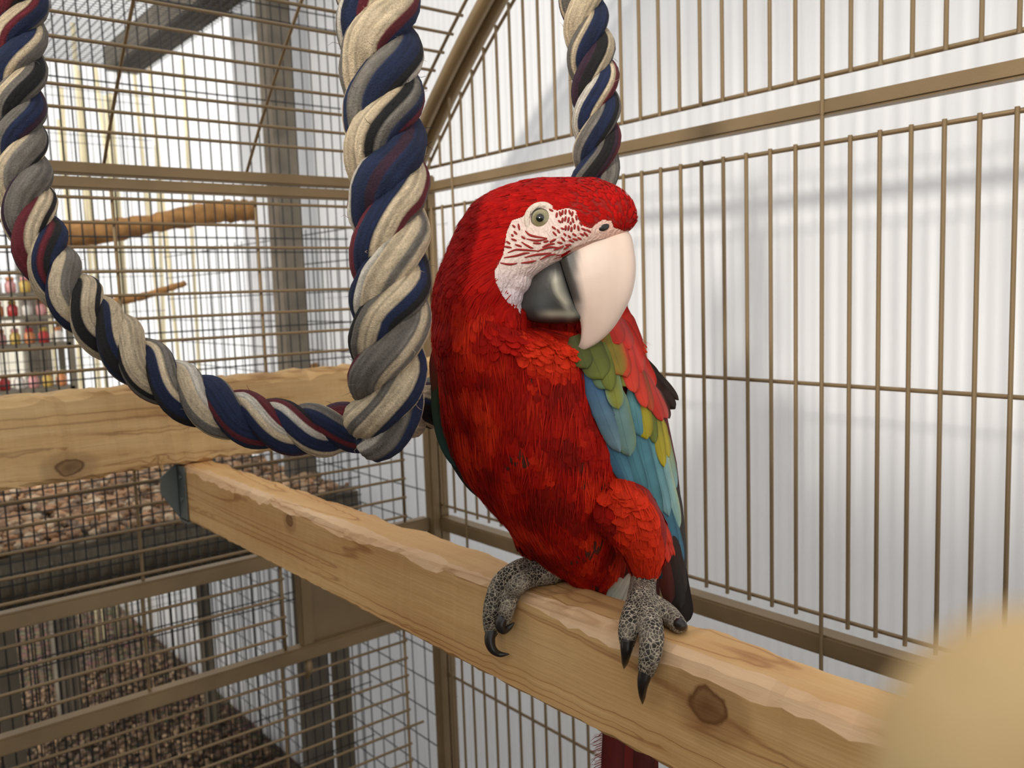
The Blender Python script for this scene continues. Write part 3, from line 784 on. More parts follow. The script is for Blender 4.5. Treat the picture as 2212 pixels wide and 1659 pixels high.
for p, R in foot:
    d = np.linalg.norm(BV[FV][:, None, :]-p[None], axis=2)-R[None]*1.5
    alpha[FV] = np.maximum(alpha[FV], (d.min(1) < 0).astype(float))
RED = np.array(lin((150, 22, 14)))
bc = np.ones((nv, 4)); bc[:, :3] = RED; bc[:, 3] = alpha
HEADZONE = zp([(1180, 700), (1000, 800), (900, 850), (800, 1000), (790, 1120), (850, 1200), (1000, 1250), (1330, 1230), (1400, 700), (1700, 560), (1690, 520), (1560, 545), (1400, 560), (1250, 610)])
bpx = to_px(BV); hz = pip(bpx[:, 0], bpx[:, 1], HEADZONE); bc[hz, :3] = lin((228, 190, 174))
ca = me.color_attributes.new('Col', 'FLOAT_COLOR', 'POINT'); ca.data.foreach_set('color', bc.astype(np.float32).ravel())
me.polygons.foreach_set('use_smooth', [True]*len(me.polygons))
body = obj('body', me, bird)
me.calc_loop_triangles()
TRI = np.zeros(len(me.loop_triangles)*3, dtype=np.int64); me.loop_triangles.foreach_get('vertices', TRI); TRI = TRI.reshape(-1, 3)
bvh = BVHTree.FromPolygons([tuple(q) for q in BV], [tuple(int(i) for i in q) for q in TRI])
def hit(px, py, lift=0.0):
    d = Vector(wdir(px, py)).normalized()
    h = bvh.ray_cast(Vector((0, 0, 0)), d)
    if h[0] is None: return None
    return np.array(h[0]) + np.array(h[1])*lift
def mirror_head(P):
    P = np.asarray(P); o = mid(1180, 520); d = (P-o) @ S_AX
    return P-2*d[..., None]*S_AX

# bare face
FACE = zp([(1180, 760), (1150, 700), (1250, 640), (1400, 585), (1560, 555), (1690, 530), (1640, 500), (1570, 480), (1550, 430), (1480, 420), (1430, 450), (1390, 490), (1330, 470), (1290, 420), (1270, 350), (1200, 330), (1120, 350), (1060, 325), (960, 325), (890, 350), (850, 400),
           (760, 430), (720, 520), (705, 620), (690, 700), (650, 780), (618, 830), (625, 920), (670, 1010), (730, 1090), (800, 1160), (870, 1215), (950, 1245), (1010, 1240), (1100, 1000)])
st = 1.6
gx, gy = np.meshgrid(np.arange(1050, 1370, st), np.arange(440, 705, st))
ins = pip(gx, gy, FACE)
idx = -np.ones(gx.shape, int); V = []; C = []
pinkish = np.array(lin((236, 214, 202))); lilac = np.array(lin((226, 212, 216)))
for i in range(gx.shape[0]):
    for j in range(gx.shape[1]):
        if ins[i, j]:
            P = hit(gx[i, j], gy[i, j], .0009)
            if P is None or (gy[i, j] > 590 and to_px(P)[2] > .680): continue
            # keep to the near cheek
            idx[i, j] = len(V); V.append(P); t = np.clip((gy[i, j]-560)/80, 0, 1); t2 = np.clip((gx[i, j]-1230)/90, 0, 1)
            C.append((pinkish*(1-t)+lilac*t)*(1-t2)+np.array(lin((232, 188, 170)))*t2)
Fc = []
for i in range(gx.shape[0]-1):
    for j in range(gx.shape[1]-1):
        q = (idx[i, j], idx[i+1, j], idx[i+1, j+1], idx[i, j+1])
        if min(q) >= 0 and max(np.linalg.norm(np.array(V[a])-np.array(V[b_])) for a, b_ in zip(q, q[1:])) < .006: Fc.append(q)
V = np.array(V)
obj('face_skin', mesh('face_skin', V, Fc, M_SKIN, True, C), bird)['label'] = 'bare white wrinkled skin patch on the cheek'
obj('face_skin', mesh('face_skin', mirror_head(V), [q[::-1] for q in Fc], M_SKIN, True, C), bird)

# lines of tiny red feathers on the bare face
LINES = [[(730, 690), (800, 665), (880, 665), (960, 668)], [(960, 672), (1050, 640), (1130, 640)], [(700, 730), (790, 712), (860, 690), (900, 685)], [(860, 722), (940, 700), (1010, 690), (1070, 680)],
         [(670, 770), (740, 778), (800, 768)], [(830, 765), (900, 755), (950, 742)], [(980, 735), (1050, 700), (1110, 690)], [(1090, 660), (1140, 640), (1170, 625)],
         [(760, 580), (800, 595)], [(840, 605), (900, 640), (930, 650)], [(880, 580), (960, 590), (1040, 575)], [(1000, 640), (1060, 615), (1100, 610)], [(1060, 600), (1110, 575)], [(870, 515), (900, 545), (950, 560), (1040, 570)],
         [(770, 470), (790, 490)], [(815, 460), (825, 510)], [(780, 520), (805, 545)], [(760, 545), (775, 560)], [(840, 560), (870, 580)], [(720, 600), (750, 620)], [(700, 640), (760, 650)], [(790, 625), (840, 640)],
         [(1120, 370), (1115, 410)], [(1140, 360), (1150, 400)], [(1165, 350), (1160, 390)], [(1190, 345), (1185, 385)], [(1215, 350), (1225, 385)], [(1245, 360), (1235, 400)], [(1130, 430), (1150, 450)], [(1165, 410), (1160, 450)], [(1190, 400), (1180, 440)], [(1215, 405), (1205, 450)], [(1240, 410), (1250, 450)], [(1270, 390), (1275, 430)],
         [(1080, 480), (1110, 500)], [(1120, 500), (1140, 530)], [(1150, 490), (1175, 500)], [(1190, 470), (1185, 510)], [(1215, 470), (1205, 510)], [(1235, 480), (1230, 520)], [(1260, 460), (1255, 500)], [(1085, 520), (1115, 550)], [(1170, 530), (1190, 550)], [(1205, 545), (1225, 565)], [(1240, 530), (1270, 550)], [(1285, 470), (1290, 510)], [(1300, 530), (1330, 545)],
         [(1280, 560), (1310, 575)], [(1210, 580), (1250, 595)], [(1150, 560), (1180, 590)], [(1180, 620), (1230, 615)], [(1310, 490), (1345, 505)], [(1350, 500), (1385, 520)], [(1330, 520), (1360, 550)], [(1170, 650), (1210, 630)], [(1120, 600), (1160, 605)], [(1060, 345), (1090, 360)],
         [(1240, 570), (1280, 580)], [(1300, 440), (1315, 470)], [(1230, 440), (1225, 465)], [(930, 610), (990, 610)], [(1010, 600), (1050, 590)], [(960, 700), (1000, 690)]]
fl_ = MB()
for L in LINES:
    q = smooth_path([(*a, 0) for a in zp(L)], 5)[:, :2]
    P = [hit(a, b_, .0012) for a, b_ in q]
    if any(p is None for p in P): continue
    n_ = len(P); R = [.0009*(.35+.65*math.sin(math.pi*(i+.6)/(n_+.2))) for i in range(n_)]
    v, f = tube(P, R, 6); fl_.add(v, f, [np.array(lin((150, 26, 20)))]*len(v))
    v2 = mirror_head(np.array(v)); fl_.add(v2, [q_[::-1] for q_ in f], [np.array(lin((150, 26, 20)))]*len(v))
o = fl_.build('face_feather_lines', mat_attr('tiny_red_feathers', .7, 'plain'), bird, True); o['kind'] = 'stuff'; o['label'] = 'rows of tiny red feathers on the white cheek'

# beak
def loft_beak(name, outer, inner, wid, mat, colfn, mid_n=40, ns=61, pw=.75):
    O = smooth_path([(*a, 0) for a in zp(outer)], 8)[:, :2]; I = smooth_path([(*a, 0) for a in zp(inner)], 8)[:, :2]
    def res(P):
        s = np.concatenate([[0], np.cumsum(np.linalg.norm(np.diff(P, axis=0), axis=1))]); t = np.linspace(0, s[-1], mid_n)
        return np.stack([np.interp(t, s, P[:, i]) for i in range(2)], 1)
    O = res(O); I = res(I); W = np.interp(np.linspace(0, 1, mid_n), np.linspace(0, 1, len(wid)), wid)
    V = []; C = []
    for i in range(mid_n):
        for k in range(ns):
            a = math.pi*k/(ns-1)
            t = math.sin(a)**pw if math.sin(a) > 0 else 0
            q = I[i]+(O[i]-I[i])*t; ca_ = math.cos(a); lat = W[i]*math.copysign(abs(ca_)**.8, ca_)
            V.append(head_pt(q[0], q[1], lat)); C.append(colfn(q, t, i/(mid_n-1)))
    Fc = []
    for i in range(mid_n-1):
        for k in range(ns-1): Fc.append((i*ns+k, i*ns+k+1, (i+1)*ns+k+1, (i+1)*ns+k))
        Fc.append((i*ns+ns-1, i*ns, (i+1)*ns, (i+1)*ns+ns-1))
    Fc.append(tuple(range(ns))[::-1]); Fc.append(tuple((mid_n-1)*ns+k for k in range(ns)))
    me = mesh(name, V, Fc, mat, True, C)
    bm = bmesh.new(); bm.from_mesh(me); bmesh.ops.recalc_face_normals(bm, faces=bm.faces); bm.to_mesh(me); bm.free()
    return obj(name, me, bird)
IV, GR, DK = np.array(lin((236, 212, 196))), np.array(lin((92, 90, 88))), np.array(lin((44, 44, 44)))
def ucol(q, t, s):
    zx, zy = (q[0]-900)*3.6867, (q[1]-360)*3.6867
    # dark horn along the cutting edge near the gape, thinning towards the tip
    edge = np.interp(zy, [600, 700, 900, 1000, 1130, 1250, 1350], [1310, 1328, 1322, 1345, 1365, 1345, 1335])
    k = 1/(1+math.exp(max(-30, min(30, (zx-edge)/10)))); wk = np.interp(zy, [640, 1060, 1150, 1300, 1400, 1490], [.98, .95, .6, .5, .35, .9])
    c = IV*(1-k*wk)+(GR if zy > 1100 else DK)*(k*wk)
    return c*(1.0-.10*math.exp(-((zx-1560)/90)**2-((zy-900)/250)**2))
loft_beak('upper_beak', [(1560, 500), (1690, 520), (1735, 690), (1742, 850), (1712, 1010), (1655, 1140), (1560, 1290), (1450, 1395), (1350, 1455), (1262, 1492)],
          [(1150, 660), (1180, 740), (1215, 860), (1255, 990), (1290, 1110), (1322, 1210), (1332, 1290), (1318, 1390), (1285, 1450), (1248, 1497)],
          [.0155, .0165, .0165, .016, .0148, .013, .0105, .0075, .0045, .0008], M_HORN, ucol)['label'] = 'ivory hooked upper beak'
def lcol(q, t, s):
    zx, zy = (q[0]-900)*3.6867, (q[1]-360)*3.6867
    dk = np.array(lin((52, 50, 48))); bl = np.array(lin((84, 92, 96))); fl2 = np.array(lin((196, 192, 172)))
    k = math.exp(-((zx-1040)/90)**2-((zy-1120)/90)**2); c = dk*(1-.6*k)+bl*.6*k
    e = np.interp(zy, [740, 900, 1000, 1150], [1160, 1190, 1215, 1290]); d = (e-zx)
    k2 = math.exp(-((d-45)/26)**2)*np.interp(zy, [850, 920, 1100, 1180], [0, .9, .8, .1]); c = c*(1-k2)+fl2*k2
    k3 = math.exp(-((zy-1185)/28)**2)*np.interp(zx, [980, 1100, 1280, 1330], [0, .55, .45, 0]); return c*(1-k3)+fl2*k3
loft_beak('lower_beak', [(1080, 740), (960, 825), (870, 935), (818, 1030), (803, 1090), (818, 1165), (865, 1212), (960, 1242), (1080, 1252), (1220, 1250), (1330, 1232)],
          [(1165, 735), (1172, 760), (1185, 800), (1200, 850), (1215, 900), (1230, 950), (1245, 1000), (1262, 1050), (1280, 1095), (1300, 1140), (1330, 1200)],
          [.0145, .0165, .018, .0185, .0185, .018, .0172, .016, .0148, .0135, .012], M_HORN, lcol, 40, 61, .6)['label'] = 'dark slate lower beak'
# mouth line: the dark inside between the two halves
mb = MB(); q = zp([(1150, 735), (1185, 800), (1220, 890), (1250, 980), (1280, 1080), (1305, 1150)])
v, f = tube([head_pt(a, b_, 0) for a, b_ in q], [.012, .0125, .0125, .012, .0115, .010], 12, True, .22); mb.add(v, f); mb.build('mouth', M_CLAW, bird, True)

# eyes and nostrils
M_EYE, nt, b = new_mat('eye_gloss'); a = N(nt, 'ShaderNodeVertexColor'); a.layer_name = 'Col'; nt.links.new(a.outputs[0], b.inputs['Base Color']); b.inputs['Roughness'].default_value = .06; b.inputs['Coat Weight'].default_value = .6
EC = hit(*zp([(990, 415)])[0]); en = S_AX*.97+(ROT @ np.array([.1, 0, 0])); en /= np.linalg.norm(en)
def eye(side):
    n0 = en if side > 0 else mirror_head(mid(1180, 520)+en)-mid(1180, 520); c0 = EC if side > 0 else mirror_head(EC)
    c = c0-n0*.0048; R = .0090
    u = np.cross(n0, [0, 0, 1]); u /= np.linalg.norm(u); w = np.cross(n0, u)
    def dome(R, a0, a1, colfn, n=24, m_=14):
        V = []; C = []; Fc = []
        for i in range(m_+1):
            th = a0+(a1-a0)*i/m_
            for k in range(n):
                p = 2*math.pi*k/n; V.append(c+R*(math.cos(th)*n0+math.sin(th)*(math.cos(p)*u+math.sin(p)*w))); C.append(colfn(th, p))
        for i in range(m_):
            for k in range(n): Fc.append((i*n+k, (i+1)*n+k, (i+1)*n+(k+1) % n, i*n+(k+1) % n))
        return V, Fc, C
    v, f, cc_ = dome(R, .01, 2.2, lambda th, p: lin((30, 27, 24)) if th > .80 else lin((150, 146, 108)))
    e = obj('eye', mesh('eye', v, f, M_EYE, True, cc_), bird)
    rI = np.random.default_rng(1)
    v, f, cc_ = dome(R*1.015, .33, .80, lambda th, p: np.array(lin((132, 124, 92)))*(.75+.5*abs(math.sin((th-.3)*4.2)))*rI.uniform(.85, 1.1), 40, 8)
    obj('iris', mesh('iris', v, f, M_EYE, True, cc_), e)
    v, f, cc_ = dome(R*1.02, .005, .34, lambda th, p: lin((16, 20, 18)))
    obj('pupil', mesh('pupil', v, f, M_EYE, True, cc_), e)
    V = []; Fc = []; C = []
    for i in range(32):
        p = 2*math.pi*i/32
        for k in range(10):
            a = 2*math.pi*k/10; rr_ = .0106+.0024*math.cos(a)
            V.append(c+n0*(.0036+.0018*math.sin(a))+rr_*(math.cos(p)*u*1.02+math.sin(p)*w)); C.append(lin((228, 212, 196)))
    for i in range(32):
        for k in range(10): Fc.append((i*10+k, ((i+1) % 32)*10+k, ((i+1) % 32)*10+(k+1) % 10, i*10+(k+1) % 10))
    obj('eyelid', mesh('eyelid', V, Fc, M_SKIN, True, C), e)
eye(1); eye(-1)
for s in (1, -1):
    P = hit(*zp([(1488, 475)])[0], .0002); n0 = S_AX*.9+ROT @ np.array([.25, 0, 0]); n0 /= np.linalg.norm(n0)
    bm = bmesh.new(); bmesh.ops.create_uvsphere(bm, u_segments=14, v_segments=8, radius=1)
    u = np.cross(n0, [0, 0, 1]); u /= np.linalg.norm(u); w = np.cross(n0, u)
    V = [P+q.co[0]*.0046*(u*.93+w*.35)+q.co[1]*.0034*(w*.93-u*.35)+q.co[2]*.0012*n0 for q in bm.verts]; f = [[q.index for q in g.verts] for g in bm.faces]; bm.free()
    if s < 0: V = mirror_head(np.array(V))
    obj('nostril', mesh('nostril', V, f, M_CLAW, True), bird)

# claws
CL = [[G(1063, 1358, .009), G(1058, 1382, .013), G(1064, 1402, .013), G(1079, 1413, .008), G(1100, 1413, .0025)],
      [G(1089, 1330, .010), G(1081, 1348, .014), G(1087, 1361, .012), G(1099, 1356, .007), G(1111, 1345, .003)],
      [on_x(1214, 1246, PWX+.004), on_x(1221, 1254, PWX+.008), on_x(1224, 1268, PWX+.006)],
      [G(1355, 1382, .009), G(1352, 1412, .011), G(1348, 1444, .005)],
      [G(1396, 1444, .010), G(1388, 1482, .012), G(1388, 1520, .005)],
      [T(1462, 1346, .007), T(1474, 1352, .006), on_x(1482, 1362, PWX+.006)]]
for c in CL:
    p = smooth_path(c, 8); v, f = tube(p, np.interp(np.linspace(0, 1, len(p)), [0, .3, .8, 1], [.0050, .0046, .0024, .0005]), 10)
    obj('claw', mesh('claw', v, f, M_CLAW, True), bird)

# ---- wing feathers
WXR = [(690, 1345), (800, 1402), (880, 1442), (1000, 1466), (1100, 1477), (1250, 1486), (1360, 1492)]
WXL = [(690, 1235), (760, 1228), (900, 1290), (1040, 1345), (1200, 1400), (1360, 1428)]
def wing_depth(px, py):
    xl = np.interp(py, *zip(*WXL)); xr_ = np.interp(py, *zip(*WXR)); dc = np.interp(py, [690, 1000, 1360], [.73, .742, .765])
    dl = np.interp(py, [690, 900, 1050, 1200, 1360], [torso_front(1240, 760)+.004, torso_front(1290, 900)-.004, .682, .712, .742]); t = np.clip((px-xl)/(xr_-xl), -.3, 1.0)
    return dl+(dc-dl)*(1-math.sqrt(max(0, 1-max(0, t)**2)))+max(0, -t)*0
def feather_mesh(name, base, tip, wpx, lift, c_base, c_tip, depth, edge=None, sag=0.0, tipcurl=.0, nu=7, nl=16, point=.5, mppx=MPP, c_edge=None):
    """a vane from base to tip pixel lying on the surface given by depth()"""
    base = np.array(base, float); tip = np.array(tip, float); ax = tip-base; Lp = np.linalg.norm(ax); ax /= Lp; side = np.array([-ax[1], ax[0]])
    V = []; C = []; U = []
    c_base = np.array(lin(c_base)); c_tip = np.array(lin(c_tip))
    for i in range(nl+1):
        t = i/nl
        wv = wpx*.5*(min(1, (t+.10)/.32)**.6)*(1-max(0, (t-point)/(1-point))**2.6)**.62 if t < 1 else 0
        wv = max(wv, wpx*.03)
        ctr = base+ax*Lp*t+side*sag*math.sin(math.pi*t)
        dc = depth(*ctr)-lift*(0.6+.4*t)
        for j in range(-nu//2+1, nu//2+1):
            u = j/(nu//2); q = ctr+side*wv*u
            d = (depth(*q)-lift*(.6+.4*t))*.6+dc*.4
            d += .0016*u*u*(wpx/60) - (.0005 if j == 0 else 0)
            V.append(at_depth(q[0], q[1], d)); cc_ = c_base*(1-t**1.3)+c_tip*t**1.3
            if c_edge is None: cc_ = cc_*(1-.45*abs(u)**4)  # darker vane edges: shadow between overlapping feathers put into the colour
            else: cc_ = cc_*(1-abs(u)**3*.8)+np.array(lin(c_edge))*abs(u)**3*.8
            C.append(cc_); U.append((u, t*Lp/wpx*.5))
    n_ = nu//2*2+1; Fc = [(i*n_+j, i*n_+j+1, (i+1)*n_+j+1, (i+1)*n_+j) for i in range(nl) for j in range(n_-1)]
    return mesh(name, V, Fc, M_FEATHER, True, C, U)
Z6 = lambda a, b_: (1200+a/2.677, 680+b_/2.677)
# (base, tip, width in zoom units, lift mm, base colour, tip colour, sag, edge)
BLUE, TEAL, LTEAL, GTEAL, OLIVE, YEL, RD, DKB = (52, 92, 132), (84, 142, 158), (140, 188, 196), (118, 152, 146), (108, 116, 44), (190, 172, 36), (214, 44, 26), (44, 34, 28)
WF = [((690, 980), (742, 1520), 60, 0, DKB, (30, 26, 24), 0, None), ((640, 1250), (725, 1640), 110, 0, (60, 30, 22), DKB, 0, None), ((660, 1380), (720, 1700), 90, -.3, DKB, (30, 26, 24), 0, None),
      ((610, 1180), (660, 1680), 90, -1, (110, 34, 22), (70, 28, 22), 0, None),
      ((640, 1080), (726, 1450), 75, 1.0, TEAL, (66, 124, 158), 0, None), ((600, 1000), (700, 1380), 70, .6, TEAL, (60, 112, 146), 0, None),
      ((130, 300), (425, 1000), 95, 1.2, BLUE, (72, 122, 146), 12, None), ((300, 620), (445, 1005), 80, 1.6, (70, 120, 148), TEAL, 6, None), ((400, 660), (520, 1050), 80, 2.0, TEAL, (80, 136, 146), 4, None),
      ((470, 640), (602, 1190), 95, 2.4, TEAL, (92, 150, 158), 4, None), ((540, 700), (655, 1165), 72, 2.8, (96, 156, 164), LTEAL, 2, None), ((590, 700), (716, 1235), 66, 3.2, LTEAL, (158, 200, 190), 2, (196, 206, 150)),
      ((620, 640), (700, 1000), 50, 3.3, (170, 170, 60), LTEAL, 2, None),
      ((190, 330), (372, 795), 105, 4.0, BLUE, (126, 158, 166), 6, None), ((330, 400), (428, 818), 118, 4.6, (110, 146, 146), GTEAL, 0, (120, 140, 90)), ((440, 420), (490, 700), 80, 4.3, (100, 150, 150), TEAL, 0, None),
      ((470, 400), (527, 720), 98, 5.2, (160, 150, 44), YEL, 0, None), ((530, 480), (575, 745), 60, 4.8, OLIVE, (120, 130, 50), 0, None), ((560, 520), (628, 882), 60, 5.5, (150, 146, 50), (204, 182, 36), 0, None), ((610, 600), (655, 825), 46, 5.0, YEL, (196, 178, 50), 0, None),
      ((230, 250), (300, 430), 110, 6.0, (96, 120, 84), (110, 136, 96), 0, None), ((300, 260), (362, 545), 92, 6.4, OLIVE, (150, 150, 56), 0, (120, 150, 120)), ((370, 300), (406, 415), 64, 6.0, OLIVE, (130, 124, 36), 0, None),
      ((170, 130), (268, 372), 150, 7.0, (86, 92, 36), (110, 118, 44), 0, None), ((270, 160), (318, 440), 84, 7.2, OLIVE, (120, 126, 44), 0, None), ((110, 120), (180, 310), 110, 6.6, (80, 80, 38), (90, 100, 40), 0, None),
      ((290, 60), (385, 350), 110, 8.2, (130, 120, 40), (140, 116, 34), 0, (206, 60, 28)), ((350, 130), (412, 360), 84, 8.6, RD, (196, 66, 30), 0, None),
      ((390, 140), (457, 450), 88, 9.2, RD, (226, 66, 40), 0, None), ((430, 220), (522, 538), 72, 9.0, RD, (222, 62, 36), 0, None), ((400, 60), (500, 330), 84, 9.8, RD, RD, 0, None), ((450, 180), (575, 420), 70, 9.6, (190, 34, 22), RD, 0, None),
      ((330, 10), (430, 200), 96, 9.6, (186, 30, 20), RD, 0, None), ((290, -10), (370, 170), 110, 9.0, RD, (196, 40, 24), 0, None), ((400, -20), (490, 210), 70, 9.9, RD, RD, 0, None), ((500, 330), (618, 615), 66, 9.2, (190, 40, 20), RD, 0, None), ((545, 400), (648, 600), 56, 9.4, RD, (220, 60, 36), 0, None),
      ((480, 300), (560, 560), 56, 8.8, (150, 70, 24), (196, 70, 30), 0, None), ((380, 30), (455, 160), 60, 10.4, RD, RD, 0, None), ((360, -60), (430, 80), 80, 10, RD, RD, 0, None),
      ((500, 270), (712, 494), 56, -3, DKB, (58, 40, 30), 0, None), ((520, 350), (692, 545), 76, -2, (70, 34, 24), (50, 36, 28), 0, None), ((470, 230), (605, 365), 50, -3, DKB, (64, 44, 34), 0, None), ((560, 420), (660, 600), 60, 3, (110, 34, 22), (90, 50, 30), 0, None)]
def wing_base(name, cols, dfun, xlt, xrt, y0, y1):
    V = []; Fc = []; C = []
    for i in range(24):
        y = y0+(y1-y0)*i/23; xl = np.interp(y, *zip(*xlt)); xr_ = np.interp(y, *zip(*xrt))
        for j in range(10):
            x = xl+(xr_-xl)*(j/9)*.97; V.append(at_depth(x, y, dfun(x, y)+.002)); C.append(np.array(lin(cols[0]))*(1-i/23)+np.array(lin(cols[1]))*(i/23))
    for i in range(24):
        y = y0+(y1-y0)*i/23; xl = np.interp(y, *zip(*xlt)); xr_ = np.interp(y, *zip(*xrt))
        for j in range(10):
            x = xl+(xr_-xl)*(j/9)*.97; V.append(at_depth(x, y, dfun(x, y)+.010)); C.append(C[i*10+j])
    for i in range(23):
        for j in range(9):
            q = (i*10+j, i*10+j+1, (i+1)*10+j+1, (i+1)*10+j); Fc.append(q); Fc.append(tuple(k+240 for k in q)[::-1])
    for i in range(23):
        Fc.append((i*10, (i+1)*10, (i+1)*10+240, i*10+240)); Fc.append((i*10+9, i*10+249, (i+1)*10+249, (i+1)*10+9))
    return obj(name, mesh(name, V, Fc, M_PLUME, True, C, [(0.5, 0)]*480), bird)
wing = wing_base('wing', ((120, 30, 20), (40, 60, 70)), wing_depth, WXL, WXR, 770, 1250)
wing['label'] = 'folded wing in red, olive, yellow and teal'
for (a, b_, w_, lf, c1, c2, sg, ed) in WF:
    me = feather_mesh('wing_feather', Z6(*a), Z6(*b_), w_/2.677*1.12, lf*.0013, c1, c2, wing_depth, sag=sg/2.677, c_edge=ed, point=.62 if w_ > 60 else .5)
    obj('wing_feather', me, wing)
# far wing: seen only as a dark teal edge along the breast
FXL = [(760, 946), (860, 944), (940, 952), (1000, 972), (1060, 1018), (1100, 1062)]
FXR = [(760, 1000), (860, 1005), (940, 1020), (1000, 1050), (1060, 1085), (1100, 1100)]
def far_depth(px, py):
    xl = np.interp(py, *zip(*FXL)); return .748+np.interp(py, [760, 1100], [0, .014])+.0006*max(-20, px-xl)*.4
fw = wing_base('wing', ((90, 30, 20), (40, 40, 36)), far_depth, FXL, FXR, 770, 1080)
for (a, b_, w_, c1, c2, sg) in [((952, 770), (1000, 1020), 46, (60, 90, 80), (44, 92, 100), -16), ((948, 820), (985, 1010), 40, (60, 84, 50), (48, 96, 96), -10), ((960, 900), (1040, 1065), 44, (48, 80, 84), (50, 44, 34), -10),
                                ((975, 960), (1063, 1083), 44, (44, 70, 74), (48, 36, 26), -6), ((1000, 980), (1080, 1088), 50, (44, 60, 60), (40, 32, 26), -4), ((1010, 1000), (1096, 1085), 50, (110, 30, 20), (60, 30, 22), 0), ((950, 740), (968, 900), 44, (130, 26, 18), (60, 84, 60), -8)]:
    obj('wing_feather', feather_mesh('wing_feather', a, b_, w_, .003, c1, c2, far_depth, sag=-sg), fw)
# tail: long narrow feathers hanging behind the perch
def tail_depth(px, py): return np.interp(py, [1100, 1300, 1900], [.775, .80, .86])+.0001*(px-1380)
for i, (bx, tx, ty, w_, c1, c2) in enumerate([(1400, 1395, 1830, 52, (120, 26, 18), (96, 20, 16)), (1380, 1365, 1870, 56, (140, 26, 18), (110, 22, 18)), (1365, 1335, 1900, 56, (120, 24, 18), (104, 20, 18)), (1350, 1312, 1860, 50, (100, 24, 20), (96, 20, 18)), (1405, 1385, 1800, 50, (90, 26, 20), (80, 22, 20)), (1435, 1460, 1340, 40, (90, 26, 20), (60, 30, 24)), (1440, 1476, 1350, 56, (50, 36, 30), (34, 28, 26))]):
    dd = (lambda px, py: tail_depth(px, py)-.0) if i < 5 else (lambda px, py: .752+.0002*(py-1200)*.5)
    obj('tail_feather', feather_mesh('tail_feather', (bx, 1120+i*4), (tx, ty), w_, .001*i, c1, c2, dd, nl=22, point=.8), bird)
fr = MB(); r7 = np.random.default_rng(12)
for i in range(46):
    y = 1585+i*2.6; x = 1296-(y-1585)*.02; l = r7.uniform(10, 22)
    d0 = tail_depth(x, y)-.004; pts = [at_depth(x+4, y-4, d0), at_depth(x-l*.5, y+r7.normal(0, 3), d0-.001), at_depth(x-l, y+6+r7.normal(0, 4), d0)]
    v, f = tube(pts, [.0005, .0004, .0001], 4); fr.add(v, f, [np.array(lin((120, 26, 30) if i % 2 else (206, 190, 186)))]*len(v))
o = fr.build('frayed_barbs', mat_attr('frayed_barb', .7, 'plain'), bird); o['kind'] = 'stuff'
# pale downy tufts under the belly
for i, (a, b_, w_, c1, c2) in enumerate([((1345, 1250), (1312, 1300), 26, (210, 206, 190), (140, 158, 146)), ((1362, 1240), (1325, 1312), 20, (226, 220, 206), (170, 180, 166)), ((1372, 1245), (1345, 1318), 18, (220, 214, 204), (190, 190, 176)), ((1270, 1255), (1260, 1310), 40, (70, 80, 60), (60, 74, 56)), ((1230, 1245), (1225, 1290), 36, (66, 74, 60), (54, 66, 54)), ((1300, 1260), (1300, 1330), 44, (60, 60, 44), (56, 60, 46)), ((1335, 1255), (1340, 1330), 44, (70, 40, 30), (50, 50, 40))]):
    obj('vent_feather', feather_mesh('vent_feather', a, b_, w_, .001*(i < 3), c1, c2, (lambda px, py: .735) if i < 3 else (lambda px, py: .765)), bird)

# long loose feathers fringing the thigh
r9 = np.random.default_rng(9)
for i in range(16):
    t = i/15; a = (1385+30*t+r9.normal(0, 4), 1085+60*t); b_ = (1432+22*math.sin(math.pi*t*.8)+r9.normal(0, 4), 1165+55*t+r9.normal(0, 6))
    obj('thigh_feather', feather_mesh('thigh_feather', a, b_, 20+r9.uniform(-4, 8), .003+.001*(i % 3), (206, 40, 22), (236, 62, 34), (lambda px, py: .672+.00045*max(0, px-1395)), sag=-6, point=.3), bird)

